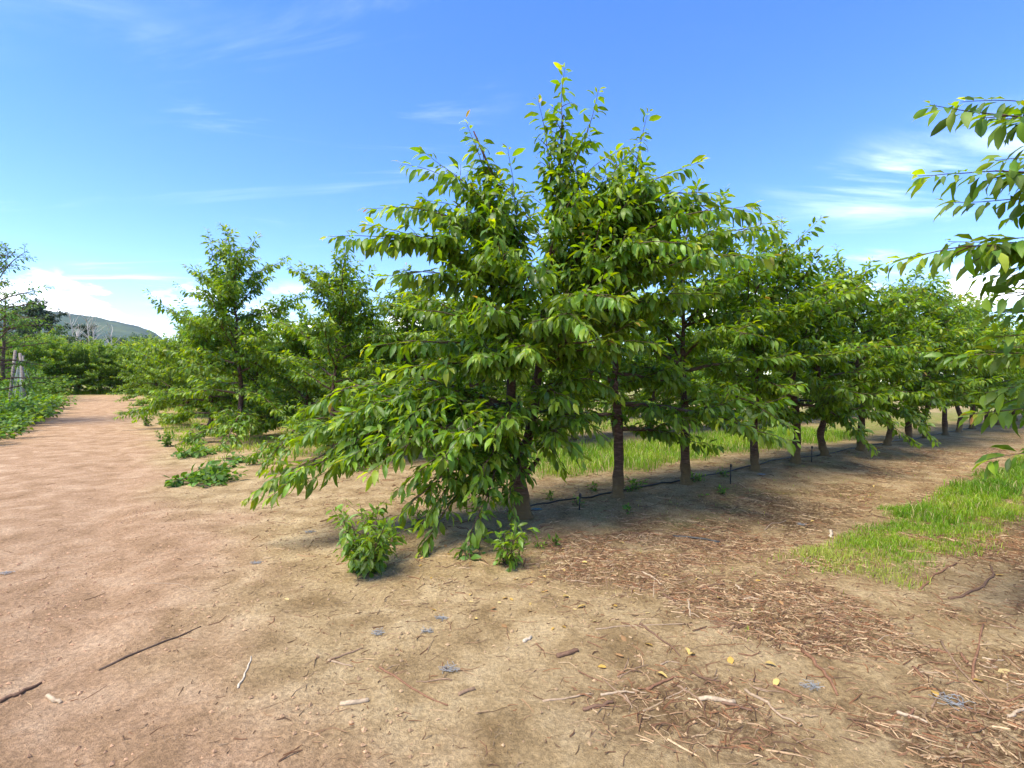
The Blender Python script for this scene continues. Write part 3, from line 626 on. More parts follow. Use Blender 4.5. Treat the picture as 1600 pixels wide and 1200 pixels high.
# ------------------------------------------------------------------ grass
def blades(name, pts, hgt, wid, seed, label, young=.35):
    r = np.random.default_rng(seed); m = len(pts); h = hgt * r.uniform(.3, 1.3, m) * (.55 + .9 * fbm(pts[:, 0] * 2.5, pts[:, 1] * 2.5, 19, 3)); a = r.uniform(0, 6.283, m); ln = r.uniform(.15, .75, m)
    base = np.column_stack([pts, gz(pts[:, 0], pts[:, 1]) - .01]); side = np.stack([np.cos(a), np.sin(a), 0 * a], -1); b2 = r.uniform(0, 6.283, m); fw = np.stack([np.cos(b2), np.sin(b2), 0 * a], -1)
    w = wid * r.uniform(.6, 1.3, m)
    V = np.stack([base - side * (w / 2)[:, None], base + side * (w / 2)[:, None],
                  base + fw * (h * ln * .3)[:, None] + UP * (h * .6)[:, None] - side * (w * .36)[:, None], base + fw * (h * ln * .3)[:, None] + UP * (h * .6)[:, None] + side * (w * .36)[:, None],
                  base + fw * (h * ln)[:, None] + UP * (h * (1 - .35 * ln))[:, None]], 1).reshape(-1, 3)
    o = (np.arange(m) * 5)[:, None, None]; F = (np.array([[0, 1, 3], [0, 3, 2], [2, 3, 4]])[None] + o).reshape(-1, 3)
    patch = fbm(pts[:, 0] * 1.4, pts[:, 1] * 1.4, 77, 3)
    t = np.clip(young + (patch - .5) * 1.3 + r.normal(0, .14, m), 0, .85); t = np.where(r.uniform(0, 1, m) < .10, 1.0, t); C = np.stack([t, r.uniform(0, 1, m), r.uniform(0, 1, m), np.ones(m)], -1)
    link(name, mesh_np(name, V, F, True, np.repeat(C, 5, 0), [M_GRASS]), kind='stuff', label=label, cat='grass')
def scatter(un_box, cnt, seed, f):
    r = np.random.default_rng(seed); u = r.uniform(un_box[0], un_box[1], cnt); n = r.uniform(un_box[2], un_box[3], cnt); x, y = un2xy(u, n)
    k = r.uniform(0, 1, cnt) < f(x, y); return np.stack([x[k], y[k]], -1)
gp = scatter((.3, 6, -3.6, -2.1), 80000, 1, lambda x, y: alley_mask(x, y) * sst(fbm(x * 3, y * 3, 5, 3), .25, .6))
blades('grass', gp, .065, .0055, 2, 'bright short grass strip along the alley beside the front row', .60)
gp = np.vstack([scatter((6, 20, -3.5, -2.2), 22000, 3, alley_mask), scatter((3.5, 12, -2.95, -2.35), 7000, 33, alley_mask)])
blades('grass', gp, .15, .009, 4, 'taller lush grass in the strip further along the alley', .35)
gp = scatter((1.5, 14, .9, 4.8), 30000, 5, alley_mask); blades('grass', gp, .20, .011, 6, 'tall green grass seen between the trunks behind the front row', .35)
gp = scatter((1.5, 24, 5.5, 22), 17000, 7, alley_mask); blades('grass', gp, .22, .025, 8, 'green grass in the alleys between the rear rows', .35)
r_ = np.random.default_rng(9)
gp = scatter((-22, -6.6, 8, 46), 12000, 10, lambda x, y: sst(-xy2un(x, y)[0] + (fbm(x, y, 8, 3) - .5) * 2, 7.4, 8.4)); blades('grass', gp, .25, .03, 11, 'rough grass beyond the brambles beside the dirt track', .3)
gp = scatter((-2.6, 6, 24, 46), 8000, 12, lambda x, y: .6 + 0 * x); gp = np.vstack([gp, scatter((-7.5, -2, 40.5, 44), 6000, 13, lambda x, y: .9 + 0 * x)])
blades('grass', gp, .3, .03, 14, 'grass fringe at the far end of the dirt track', .4)
gp = scatter((-2.6, .6, 6.5, 27), 22000, 35, lambda x, y: sst(fbm(x * 1.1, y * 1.1, 36, 3), .42, .6) * (1 - path_mask(x, y)))
blades('grass', gp, .12, .014, 37, 'thin weedy grass along the track edge under the row ends', .5)
def tuft_f(x, y):
    u, n = xy2un(x, y); return sst(fbm(x * 2.2, y * 2.2, 15, 3), .60, .68) * sst(u, -1.6, -.8) * (np.abs(n) < 5) * (1 - path_mask(x, y)) * .5
gp = scatter((-1.8, 9, -4, 1.0), 9000, 16, tuft_f); blades('grass', gp, .045, .005, 17, 'sparse short grass sprigs on the bare soil', .5)

# ------------------------------------------------------------------ twigs and chips
def tint_wood(r, m):
    base = np.array([[.25, .165, .10], [.16, .09, .055], [.34, .25, .165], [.21, .105, .055], [.10, .062, .04], [.44, .34, .23]]); k = r.choice(6, m, p=[.28, .24, .2, .14, .08, .06]); return np.clip(base[k] * np.array([1.08, .98, .80]) * r.uniform(.75, 1.2, (m, 1)), 0, 1)
def chips(name, x, y, lmin, lmax, wmin, wmax, seed, label, tone=None):
    """small bent twigs and bark flakes: a three-sided prism in two segments each"""
    r = np.random.default_rng(seed); m = len(x); a = r.normal(.45, 1.0, m); L = lmin + (lmax - lmin) * r.uniform(0, 1, m) ** 2.2; w = r.uniform(wmin, wmax, m)
    d = np.stack([np.cos(a), np.sin(a)], -1); bend = r.normal(0, .14, m); sd = np.stack([-d[:, 1], d[:, 0]], -1); c = np.stack([x, y], -1)
    P = [c - d * (L / 2)[:, None], c + sd * (bend * L)[:, None], c + d * (L / 2)[:, None]]; V = []
    lift = r.uniform(0, .010, m)
    for k, p in enumerate(P):
        z = gz(p[:, 0], p[:, 1]) + lift * (.3 + .7 * (k == (np.arange(m) % 3))) ; ww = w * (1, .9, .6)[k]
        for q, (s_, hh) in enumerate(((-.5, -.12), (.5, -.12), (0, .65))): V.append(np.column_stack([p + sd * (s_ * ww)[:, None], z + hh * ww]))
    V = np.stack(V, 1).reshape(-1, 3); T = []
    for k in range(2):
        for q in (1, 2): i, j = k * 3 + q, k * 3 + (q + 1) % 3; T += [(i, j, j + 3), (i, j + 3, i + 3)]
    F = (np.array(T)[None] + (np.arange(m) * 9)[:, None, None]).reshape(-1, 3); C = np.column_stack([tint_wood(r, m) * (.6 if tone else 1), np.ones(m)])
    link(name, mesh_np(name, V, F, False, np.repeat(C, 9, 0), [M_WOOD]), kind='stuff', label=label, cat='wood chips')
def litter_pts(cnt, seed, box, f):
    r = np.random.default_rng(seed); x = r.uniform(box[0], box[1], cnt); y = r.uniform(box[2], box[3], cnt); k = r.uniform(0, 1, cnt) < f(x, y); return x[k], y[k]
x, y = litter_pts(50000, 20, (-1.2, 5.5, 1.5, 5.2), lambda x, y: litter_mask(x, y) ** 1.6 * .75 + .03); chips('wood_chips', x, y, .015, .15, .002, .008, 21, 'pruned twigs and shredded bark littering the alley')
x, y = litter_pts(24000, 22, (-3, 12, 4.2, 12), lambda x, y: litter_mask(x, y) * .7 + .08 * (1 - path_mask(x, y))); chips('wood_chips', x, y, .03, .22, .005, .012, 23, 'twigs and bark bits strewn under the front row')
x, y = litter_pts(6000, 24, (-9, 2, 1.2, 14), lambda x, y: .3 + .4 * (1 - path_mask(x, y))); chips('wood_chips', x, y, .015, .14, .002, .006, 25, 'thin scattered twigs and straw on the dirt track')
x, y = litter_pts(26000, 26, (-4.5, 6.5, 1.3, 8), lambda x, y: .55 * (1 - path_mask(x, y)) * sst(fbm(x * 1.1, y * 1.1, 63, 3), .35, .6) + .05); chips('wood_chips', x, y, .008, .07, .0015, .005, 27, 'fine dark twig fragments strewn over the soil', 'dark')

def crumbs(cnt, seed):
    r = np.random.default_rng(seed); x, y = litter_pts(cnt, seed + 1, (-4.5, 6, 1.4, 7), lambda x, y: .25 + .75 * sst(fbm(x * 1.6, y * 1.6, 65, 3), .4, .65)); m = len(x)
    O = np.array([[1, 0, 0], [0, 1, 0], [-1, 0, 0], [0, -1, 0], [0, 0, .8], [0, 0, -.6]]); T = np.array([[0, 1, 4], [1, 2, 4], [2, 3, 4], [3, 0, 4], [1, 0, 5], [2, 1, 5], [3, 2, 5], [0, 3, 5]])
    sz = .003 + .011 * r.uniform(0, 1, m) ** 3; V = O[None] * (1 + r.normal(0, .25, (m, 6, 3))) * sz[:, None, None] + np.stack([x, y, gz(x, y) + sz * .2], -1)[:, None]
    a = r.uniform(0, 1, (m, 1)); pmv = path_mask(x, y)[:, None]; C = (np.array([.30, .20, .105]) * (1 - pmv) + np.array([.38, .225, .125]) * pmv) * (.7 + .7 * a)
    link('soil_crumbs', mesh_np('soil_crumbs', V.reshape(-1, 3), (T[None] + (np.arange(m) * 6)[:, None, None]).reshape(-1, 3), False, np.repeat(np.column_stack([C, np.ones(m)]), 6, 0), [M_WOOD]), kind='stuff', label='small crumbs and pebbles of dry soil', cat='soil')
crumbs(17000, 28)
TW = ((.24, .155, .09), (.15, .085, .05), (.33, .235, .145), (.21, .105, .055), (.085, .055, .036), (.40, .30, .19), (.50, .41, .29))
def stick(pts, r0, colr, label, group=None, cat='stick', name='stick', matr=None, taper=.6, col=None):
    W_ = [np.array(gpix(*p)) for p in pts]; c = np.array(W_); k = max(5, len(c) * 3); s_ = np.linspace(0, 1, len(c)); q = np.linspace(0, 1, k)
    P = np.stack([np.interp(q, s_, c[:, j]) for j in range(3)], -1); Q = P.copy(); Q[1:-1] = (P[:-2] + 2 * P[1:-1] + P[2:]) / 4; P = Q
    rg = np.random.default_rng(int(pts[0][0] * 7 + pts[0][1])); P[:, :2] += rg.normal(0, r0 * .5, (k, 2)); P[:, 2] = gz(P[:, 0], P[:, 1]); 
    P[:, 2] = np.maximum(P[:, 2], np.interp(q, [0, 1], [P[0, 2], P[-1, 2]]) - .01) + r0 * .45
    o0 = P[0].copy(); tb = Tubes(); tb.add(P - o0, np.linspace(r0, r0 * taper, k) * rg.uniform(.88, 1.12, k), 6, col=(*(col or TW[colr]), 1))
    return link(name, tb.build(name, matr or M_WOOD), None, label, cat, group, loc=o0)
stick([(155, 1048), (235, 1012), (315, 980)], .007, 4, 'long dark straight stick lying across the reddish track')
stick([(593, 1043), (640, 1075), (700, 1103)], .006, 3, 'long curved reddish twig where the track meets the litter')
stick([(536, 1102), (576, 1095)], .011, 5, 'short thick pale cut stub lying on the track edge', taper=.95)
stick([(515, 1031), (545, 1022), (568, 1013)], .007, 0, 'short brown stick, upper one of a crossed pair by the track')
stick([(513, 1033), (552, 1042)], .006, 2, 'short light stick, lower one of a crossed pair by the track')
stick([(714, 1087), (742, 1077)], .010, 0, 'stubby grey-brown stick lying behind the long reddish twig', taper=.95)
stick([(371, 1076), (384, 1052), (393, 1027)], .006, 6, 'pale peeled stick with a knobbed end on the reddish track')
stick([(0, 1098), (30, 1084), (62, 1071)], .012, 1, 'broken dark branch end lying on the track')
stick([(75, 1088), (93, 1101)], .011, 5, 'small pale wood splinter near the broken branch end', taper=.9)
stick([(228, 912), (280, 912), (312, 925)], .004, 2, 'thin arched straw-coloured twig on the track')
stick([(908, 1110), (935, 1106), (958, 1099)], .010, 1, 'thick dark red-brown stick in front of the litter', taper=.85)
stick([(848, 1096), (890, 1092), (928, 1084)], .006, 2, 'light curved stick lying in front of the litter heap')
stick([(815, 1003), (829, 997)], .010, 6, 'short white peeled stub at the edge of the litter', taper=.95)
stick([(1485, 936), (1535, 918), (1553, 900), (1548, 884)], .011, 1, 'thick hooked stick beside the grass strip')
stick([(1438, 922), (1460, 898), (1496, 881)], .009, 3, 'arched brown stick between the grass and the hooked stick')
stick([(1470, 1003), (1500, 1050), (1560, 1108)], .007, 0, 'long bowed brown stick in the litter heap beyond the wheel track')
stick([(1255, 1018), (1285, 1050), (1308, 1088)], .011, 3, 'thick split reddish branch in the alley litter')
stick([(1163, 1078), (1205, 1108), (1245, 1132)], .008, 2, 'long pale stick pointing at the split reddish branch')
stick([(1516, 1062), (1526, 1020), (1537, 976)], .008, 3, 'short orange-brown stick standing out in the litter')
stick([(1000, 975), (1030, 998), (1062, 1026)], .007, 1, 'dark straight stick amid the fine litter')
stick([(930, 984), (990, 978), (1085, 976)], .005, 2, 'long thin grey twig across the top of the litter')
stick([(1058, 1072), (1085, 1088), (1100, 1104)], .007, 0, 'brown stick slanting down through the litter')
stick([(1092, 1094), (1150, 1098)], .011, 5, 'thick tan stick lying level in front of the litter', taper=.9)
stick([(870, 1028), (905, 1016)], .014, 1, 'knotty reddish stump of branch at the litter edge', taper=.8)
stick([(705, 1063), (680, 1063), (650, 1066)], .005, 0, 'thin brown twig beside the blue twine scrap')
stick([(1260, 925), (1288, 955)], .008, 0, 'brown stick end pointing at the tip of the grass strip')
stick([(1295, 830), (1300, 842)], .016, 6, 'pale chunk of split wood on the soil by the grass strip', taper=.8)
stick([(1195, 828), (1205, 818), (1228, 814)], .007, 2, 'small hooked twig on the soil before the fourth tree')
stick([(560, 806), (500, 822)], .008, 2, 'pale stick on the soil beside the low limbs')
stick([(985, 1100), (940, 1060)], .006, 0, 'thin brown stick leaning into the litter front')
stick([(1050, 838), (1090, 842), (1125, 848)], .012, 4, 'short length of black pipe lying on the bare soil', cat='pipe', name='pipe_offcut', matr=M_PLASTIC, taper=1.0, col=(.03, .028, .025))
rs_ = random.Random(77)
cnt_ = 0
while cnt_ < 70:
    px, py = rs_.uniform(780, 1595), rs_.uniform(880, 1130); x, y, z = gpix(px, py)
    if float(litter_mask(np.array([x]), np.array([y]))[0]) < .35: continue
    a = rs_.gauss(.5, .9); ln = rs_.uniform(18, 60) ; c = rs_.choice([0, 0, 1, 2, 2, 3, 5]); sz = 'slender' if c in (0, 2) else 'stout'
    stick([(px, py), (px + ln * .5 * math.cos(a), py + ln * .28 * math.sin(a) + rs_.uniform(-4, 4)), (px + ln * math.cos(a), py + ln * .55 * math.sin(a))], rs_.uniform(.003, .0055) if sz == 'slender' else rs_.uniform(.005, .009), c,
          f'{sz} {["grey-brown", "dark brown", "light tan", "reddish", "", "pale"][c]} broken stick among the pruning litter of the alley', f'{sz} broken sticks in the alley litter, colour {c}'.replace(f', colour {c}', f' ({["grey-brown", "dark brown", "light tan", "reddish", "", "pale"][c]})'))
    cnt_ += 1

# fallen leaves
FL = []
for k in range(4):
    V, T = leaf_template(.5, (.1, .25, -.15, .3)[k], (.2, .5, .15, -.3)[k], True); V = V.copy(); V[:, 1] -= .5; V[:, 2] -= V[:, 2].min() * .8
    FL.append([mesh_np('fallen_leaf', V, T, True, np.tile([(0.05, .35, .62, .98)[k], c, .5, 1], (len(V), 1)), [M_YELLOW]) for c in (.3, .7)])
def fallen(px, py, size, big):
    x, y, z = gpix(px, py); o = link('fallen_leaf', FL[rs_.randrange(4)][rs_.randrange(2)], None, 'large pale yellow leaf lying in the alley litter' if big else 'small yellow leaf fallen on the soil by the front row', 'leaf', 'large yellow leaves in the litter' if big else 'small yellow leaves under the front row', loc=(x, y, z + .001), rz=rs_.uniform(0, 6.28))
    o.rotation_euler[0] = rs_.uniform(-.25, .25); o.rotation_euler[1] = rs_.uniform(-.25, .25); o.scale = (size,) * 3
for px, py in [(977, 1000), (968, 1025), (1075, 1019), (1083, 1024), (1205, 1040), (1143, 1034), (1015, 1008), (940, 1043), (908, 950), (884, 934), (1185, 908), (1222, 943), (1212, 1070), (1125, 936), (1530, 1065), (1560, 900), (1570, 1050), (1450, 975), (1460, 1085), (1033, 1057)]: fallen(px + rs_.uniform(-2, 2), py, rs_.uniform(.045, .075), True)
for _ in range(60):
    px = rs_.gauss(800, 130); py = rs_.uniform(835, 985); fallen(px, py, rs_.uniform(.03, .055), False)
for _ in range(30): fallen(rs_.uniform(900, 1400), rs_.uniform(745, 860), rs_.uniform(.035, .06), False)

# scraps of faded twine
def twine(px, py, size, colr, label, group='scraps of faded blue twine'):
    x, y, z = gpix(px, py); r = np.random.default_rng(int(px + py)); tb = Tubes()
    for q in range(9):
        a = r.uniform(0, 6.28); k = 9; th = a + np.cumsum(r.normal(.3, .5, k)); st = size * .16
        P = np.cumsum(np.stack([np.cos(th) * st, np.sin(th) * st * .8, r.normal(0, .004, k)], -1), 0); P -= P.mean(0); P[:, 2] = np.abs(P[:, 2]) + r.uniform(0, .012)
        tb.add(P, .0014, 4, col=(*colr, 1), cap=False)
    link('twine_scrap', tb.build('twine_scrap', M_PLASTIC), None, label, 'twine', group, loc=(x, y, z + .002))
for px, py, sz in [(702, 1048, .11), (591, 991, .09), (667, 988, .08), (690, 968, .08), (401, 881, .10), (484, 832, .12), (1268, 1075, .10), (1488, 1098, .16), (1252, 821, .10), (10, 897, .10)]:
    twine(px, py, sz, (.24, .245, .235), 'small tangle of faded blue-grey twine lying on the bare ground')
twine(838, 797, .12, (.05, .22, .30), 'tangle of brighter teal twine at the foot of the forked tree', None)
twine(1190, 742, .14, (.25, .30, .33), 'grey plastic tangle at the foot of the fourth front tree', None)

# ------------------------------------------------------------------ drip hose and sprinkler stakes
uq = np.linspace(.12, 26, 150); hx, hy = un2xy(uq, .20 + .07 * np.sin(uq * 1.3) + .03 * np.sin(uq * 3.1)); hz = gz(hx, hy) + .012 + .015 * (np.sin(uq * 2.2) > .3)
tb = Tubes(); P = np.stack([hx, hy, hz], -1); tb.add(P - P[0], .011, 6, col=(.022, .02, .019, 1))
link('irrigation_hose', tb.build('irrigation_hose', M_PLASTIC), None, 'black drip hose running along the foot of the front row', 'hose', loc=P[0])
for (px, py), lab in zip([(905, 797), (1141, 757), (1268, 722), (1349, 702)], ['short black stake with a weed beside it, between first and second front trees', 'black sprinkler stake between the third and fourth front trees', 'black stake between the fifth and sixth front trees', 'black stake between the seventh and eighth front trees']):
    x, y, z = gpix(px, py); root = link('sprinkler_stake', None, None, lab, 'stake', loc=(x, y, z)); h = .16 if px < 1000 else .26
    tb = Tubes(); tb.add([(0, 0, -.05), (.004, 0, h * .5), (.012, .005, h)], [.009, .009, .008], 6, col=(.02, .018, .016, 1)); link('rod', tb.build('rod', M_PLASTIC), root)
    tb = Tubes(); tb.add([(.012, .005, h - .01), (.012, .005, h + .02), (.012, .005, h + .035)], [.014, .018, .008], 8, col=(.03, .028, .026, 1)); link('sprinkler_head', tb.build('sprinkler_head', M_PLASTIC), root)

# ------------------------------------------------------------------ weeds, suckers, fallen branches
def leafy(name, seed, build, loc, label, cat, group=None, m=M_WEED, leaf=.08, detail=True, stem='stem'):
    t = Tree(seed, leaf); t.lv.wide = 1.5 if m is M_WEED else 1.1; tb = Tubes(); build(t, tb); root = link(name, None, None, label, cat, group, loc=loc)
    link(stem, tb.build(stem, M_LIMB), root); link('foliage', t.lv.pack().mesh('foliage', m, detail), root, kind='stuff'); return root
def weed_build(h, n, sp):
    def f(t, tb):
        for q in range(n): a = t.rng.uniform(0, 6.28); t.shoot(tb, (0, 0, -.02), (math.cos(a) * sp, math.sin(a) * sp, 1), h * t.rng.uniform(.5, 1.1), -.2, .6, .15, .004, .022, False)
    return f
for q, (px, py, h) in enumerate([(862, 780, .14), (905, 790, .16), (930, 768, .14), (868, 852, .14), (842, 856, .12), (985, 802, .12), (1093, 752, .16), (1131, 745, .18), (1130, 772, .14), (1097, 778, .09), (995, 765, .24), (985, 768, .26), (1085, 752, .2)]):
    x, y, z = gpix(px, py); leafy('weed', 300 + q, weed_build(h, 6, .7), (x, y, z), 'small bright green weed growing in the soil of the front row', 'weed', 'small weeds along the front row', leaf=.055)
def sucker(h, n, sp, lf=0):
    def f(t, tb):
        for q in range(n): a = t.rng.uniform(0, 6.28); t.shoot(tb, (t.rng.normal(0, .06), t.rng.normal(0, .05), -.03), (math.cos(a) * sp, math.sin(a) * sp, 1), h * t.rng.uniform(.45, 1.1), -.35, .25, .75, .006, .024, True)
    return f
x, y, z = gpix(573, 893); leafy('sucker_shrub', 320, sucker(.58, 17, .35), (x, y, z), 'dense dark leafy root sucker standing before the low limbs', 'shrub', m=M_LEAF, leaf=.085)
x, y, z = gpix(795, 882); leafy('sucker_shrub', 321, sucker(.36, 10, .25), (x, y, z), 'narrow dark leafy sucker in front of the forked trunk', 'shrub', m=M_LEAF, leaf=.09)
x, y, z = gpix(655, 822); leafy('sucker_shrub', 322, sucker(.30, 8, .8), (x, y, z), 'low spreading sucker in the shade under the forked tree', 'shrub', m=M_LEAF, leaf=.09)
x, y, z = gpix(730, 875); leafy('sucker_shrub', 323, sucker(.22, 4, .5), (x, y, z), 'small bright-leaved sucker between the two dark suckers', 'shrub', m=M_WEED, leaf=.10)
def lying(L, n, a0):
    def f(t, tb):
        for q in range(n):
            a = a0 + t.rng.normal(0, .45); t.shoot(tb, (t.rng.normal(0, .08), t.rng.normal(0, .08), .03), (math.cos(a), math.sin(a), .18), L * t.rng.uniform(.6, 1.1), -.35, .3, .25, .007, .028, True)
    return f
for q, (px, py, L, n, a, lab) in enumerate([(275, 712, .75, 5, .3, 'fallen leafy cherry branch wilting flat beside the track'), (268, 752, .8, 4, .25, 'fallen leafy branch, closest of the fallen ones to the forked tree'), (310, 752, .55, 5, -.3, 'bushy clump of cut leaves lying against the fallen branches'), (345, 720, .55, 4, .1, 'flat dark leafy cutting lying near the third row end'), (315, 738, .5, 3, .6, 'curled pale leafy cutting between the fallen branches')]):
    x, y, z = gpix(px, py); leafy('fallen_branch', 330 + q, lying(L, n, a), (x, y, z), lab, 'branch', m=M_WEED, leaf=.13)
for q, (px, py, h, lab) in enumerate([(262, 697, .5, 'bushy upright weed beside the track before the fallen branches'), (230, 665, .6, 'tall thin weed at the track edge by the fifth row'), (258, 660, .5, 'slim weed beside the trunk of the fifth row end tree'), (300, 690, .3, 'low weed patch under the fourth row end tree')]):
    x, y, z = gpix(px, py); leafy('weed', 340 + q, weed_build(h, 9, .6), (x, y, z), lab, 'weed', leaf=.09)

# ------------------------------------------------------------------ left verge: brambles, posts with netting, trees behind
def bramble_mesh(seed, rad, h):
    t = Tree(seed, .13); t.lv.wide = 1.9; tb = Tubes()
    for q in range(110):
        a = t.rng.uniform(0, 6.28); rr_ = rad * math.sqrt(t.rng.uniform()) * .8; b = t.rng.uniform(0, 6.28)
        t.shoot(tb, (math.cos(a) * rr_, math.sin(a) * rr_, -.05), (math.cos(b) * .8, math.sin(b) * .8, 1), h * t.rng.uniform(.5, 1.15) * (1.15 - .4 * rr_ / rad), -.7, .5, .2, .006, .045, False)
    return tb.build('stem', M_LIMB), t.lv.pack().mesh('foliage', M_WEED, False)
BR = [bramble_mesh(400 + q, *v) for q, v in enumerate([(1.3, 1.2), (1.1, 1.0), (1.6, 1.9)])]
def bramble(q, u, n, sc, label, group=None):
    x, y = un2xy(u, n); root = link('bramble_bush', None, None, label, 'bush', group, loc=(x, y, g1(x, y)), rz=q * 1.7 + n); root.scale = (sc * 1.15,) * 3
    link('stem', BR[q][0], root); link('foliage', BR[q][1], root, kind='stuff')
for q, u, n, sc in [(1, -7.0, 13.6, .75), (0, -7.3, 15.6, .9), (1, -7.1, 17.8, .95), (0, -7.4, 20.0, 1.0), (1, -7.2, 22.2, 1.0), (0, -7.3, 24.6, 1.05), (0, -8.6, 18.6, 1.1), (0, -7.4, 27.3, 1.0), (1, -7.3, 30, 1.0), (0, -8.8, 23, 1.1)]:
    bramble(q, u, n, sc, 'low bramble bush spilling over the edge of the dirt track', 'low brambles along the track verge')
for u, n, sc in [(-10, 24, 1.0), (-9.6, 28, 1.1), (-9.2, 32, 1.1), (-8.8, 36, 1.1), (-13, 30, 1.5), (-12, 36, 1.5), (-9.5, 40, 1.3)]:
    bramble(2, u, n, sc, 'taller rounded thicket behind the brambles of the verge', 'thickets behind the brambles')
def post(px0, py0, px1, py1, z, label, rad=.055):
    a, b = pix(px0, py0, z), pix(px1, py1, z); a[2] = g1(a[0], a[1]) - .2; tb = Tubes(); tb.add([np.zeros(3), (b - a) * .5, b - a], [rad, rad, rad * .95], 8, col=(.3, .24, .19, 1))
    link('leaning_post', tb.build('leaning_post', M_POST), None, label, 'post', loc=a); return a, b
pa = post(12, 640, 24, 548, 22, 'weathered wooden post leaning right above the brambles')
pb = post(42, 638, 31, 552, 23, 'weathered wooden post leaning left with netting hung on it')
pc = post(36, 640, 36, 556, 24, 'thin upright pale stake between the leaning posts', .03)
tb = Tubes(); r = np.random.default_rng(5)
for q in range(26):                                            # slack bird netting hanging between the posts
    s0, s1 = r.uniform(0, 1, 2); top = pb[1] * (1 - s0 * .4) + pc[1] * (s0 * .4) - np.array([0, 0, .1]); bot = (pb[0] * (1 - s1) + pc[0] * s1) + np.array([r.normal(0, .35), r.normal(0, .2), .25]); m_ = (top + bot) / 2 + np.array([r.normal(0, .08), 0, -.1])
    tb.add(np.array([top, m_, bot]) - pb[0], .012, 3, col=(.42, .45, .42, 1), cap=False)
for q in range(14):
    f = q / 13; a = pb[0] * (1 - f) + pb[1] * f; b = pc[0] * (1 - f) + pc[1] * f + np.array([.1, 0, 0]); tb.add(np.array([a, (a + b) / 2 - np.array([0, 0, .08]), b]) - pb[0], .008, 3, col=(.42, .45, .42, 1), cap=False)
link('netting', tb.build('netting', M_PLASTIC), None, 'slack grey netting hanging from the leaning posts', 'net', loc=pb[0])

def broad_tree(name, seed, H, rad, base, n, leaf, m, bark, loc, label, cat='tree', group=None, conic=False, step=.05):
    t = Tree(seed, leaf); rng = t.rng; P = polyline((0, 0, -.2), (0, 0, 1), H, 8, rng, 0, .08); t.trunk.add(P, np.linspace(.035 * H * .55, .02, 9), 8); tb = Tubes()
    for q in range(n):
        f = (q + rng.uniform()) / n; h = base + f * (H - base); a = q * 2.4 + rng.normal(0, .3)
        env = (1 - f) if conic else math.sin(math.pi * min(1, .18 + .82 * f)) ** .6
        L = (rad * env + .15) * rng.uniform(.7, 1.15); e = (-.05 if conic else .25 + .7 * f); pos = along(P, [min(.98, h / H)])[0][0]
        B = polyline(pos, (math.cos(a), math.sin(a), e), L, 6, rng, -.3, .3); tb.add(B, np.linspace(.012 * H * .4, .008, 7), 4, cap=False)
        for k in range(int(5 + L * 3)):
            p2, tn, _ = along(B, [rng.uniform(.25, 1)]); b = rng.uniform(0, 6.28); t.shoot(tb, p2[0], tn[0] * .6 + np.array([math.cos(b), math.sin(b), rng.uniform(-.3, .6)]), rng.uniform(.25, .42) * (rad ** .5) * 1.1, -.3, .5, .4, .01, step, False)
    root = link(name, None, None, label, cat, group, loc=loc); link('trunk', t.trunk.build('trunk', bark), root); link('branches', tb.build('branches', M_LIMB), root); link('crown', t.lv.pack().mesh('crown', m, False), root, kind='stuff'); return root
def at(px, z): x = (px - 800) / 800 * z; return (x, z, g1(x, z))
broad_tree('birch_tree', 500, 6.4, 1.9, 1.3, 40, .13, M_WEED, M_BIRCH, at(-14, 18), 'loose light green tree with hanging twigs above the verge', step=.045)
broad_tree('verge_tree', 501, 6.0, 2.0, .7, 28, .14, M_WEED, M_BARK, at(5, 27), 'light green bushy tree behind the leaning posts')
broad_tree('evergreen_tree', 502, 12.0, 4.2, 1.5, 38, .46, M_CONI, M_BARK, at(68, 72), 'dark rounded evergreen tree rising before the hill', step=.06)
broad_tree('evergreen_tree', 503, 9.0, 3.2, 1.2, 26, .42, M_CONI, M_BARK, at(38, 76), 'smaller dark evergreen tree beside the rounded one', step=.06)
broad_tree('evergreen_tree', 504, 10.3, 2.6, 1.2, 26, .42, M_CONI, M_BARK, at(138, 84), 'dark narrow tree behind the bare pale trunks', step=.06)
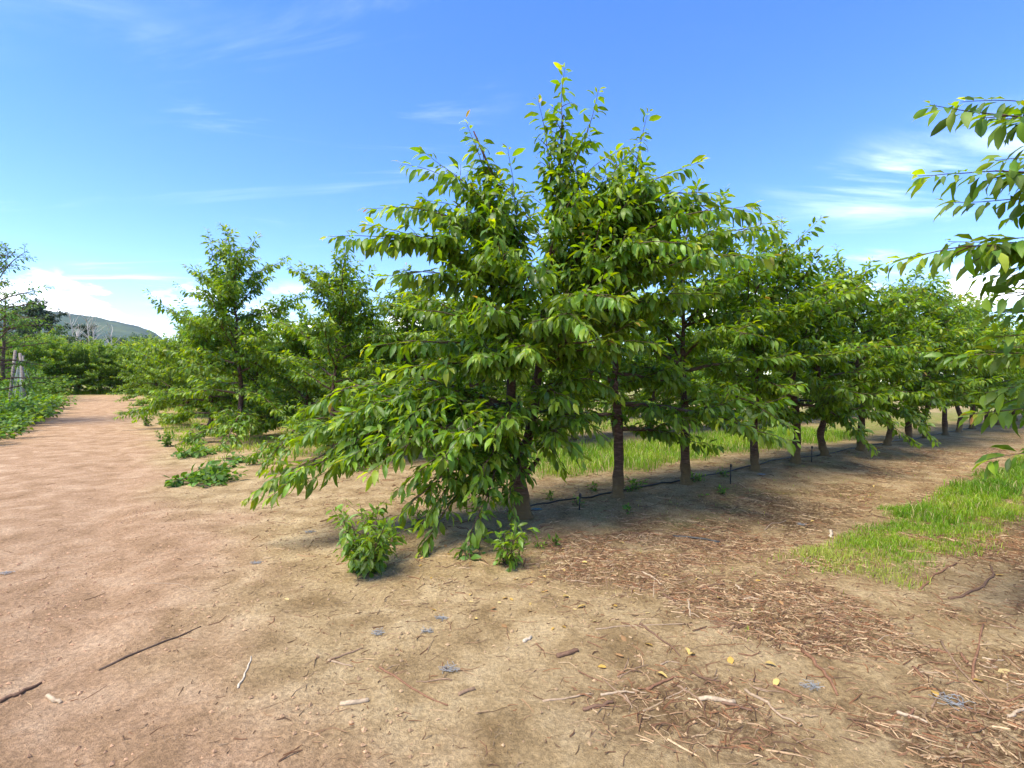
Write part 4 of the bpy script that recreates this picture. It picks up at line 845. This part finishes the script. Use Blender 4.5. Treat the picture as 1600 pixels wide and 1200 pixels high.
for q, (px, z, H, rd, lab) in enumerate([(98, 62, 7.0, 2.6, 'mid green round tree between the evergreen and the bare trunks'), (190, 66, 6.6, 2.8, 'green broad tree just beyond the bare pale trunks'), (222, 70, 7.0, 2.8, 'green tree in the far line where the hill ends'), (256, 74, 6.8, 2.8, 'green tree in the far line past the hill foot'), (20, 58, 6.0, 2.6, 'green shrubby tree in front of the smaller evergreen')]):
    broad_tree('far_tree', 510 + q, H, rd, .8, 19, .34, M_FAR, M_BARK, at(px, z), lab, step=.06)
for q, (px, H) in enumerate([(118, 8.4), (127, 9.6), (148, 9.0), (153, 8.2), (174, 7.6)]):        # bare pale trunks
    x, y, z = at(px, 64); rng = np.random.default_rng(540 + q); P = polyline((0, 0, -.2), (rng.normal(0, .05), 0, 1), H, 8, rng, 0, .06); tb = Tubes(); tb.add(P, np.linspace(.16, .03, 9), 6)
    root = link('bare_tree', None, None, 'leafless pale-barked tree standing before the hill', 'tree', 'bare pale trees in the distance', loc=(x, y, z)); link('trunk', tb.build('trunk', M_BIRCH), root); tb = Tubes()
    for k in range(22):
        p2, tn, _ = along(P, [rng.uniform(.4, 1)]); b = rng.uniform(0, 6.28); B = polyline(p2[0], (math.cos(b), math.sin(b), 1.2), rng.uniform(.8, 2.2), 4, rng, .2, .3); tb.add(B, np.linspace(.045, .015, 5), 3, cap=False)
    link('branches', tb.build('branches', M_BIRCH), root)

# ------------------------------------------------------------------ air
def haze():
    m, N, L = mat('haze_air'); v = N('ShaderNodeVolumePrincipled'); v.inputs['Color'].default_value = (.80, .88, 1.0, 1); v.inputs['Density'].default_value = 0.00008; v.inputs['Anisotropy'].default_value = 0.2
    o = N('ShaderNodeOutputMaterial'); L(v.outputs[0], o.inputs[1])
    a, z0, z1 = 5600.0, -12.0, 380.0; V = [(x, y, z) for z in (z0, z1) for y in (-a, a) for x in (-a, a)]
    F = [(0, 2, 3, 1), (4, 5, 7, 6), (0, 1, 5, 4), (2, 6, 7, 3), (0, 4, 6, 2), (1, 3, 7, 5)]
    link('haze', mesh_np('haze', V, F, False, None, [m]), kind='stuff', label='thin pale air over the whole valley', cat='haze')
haze()
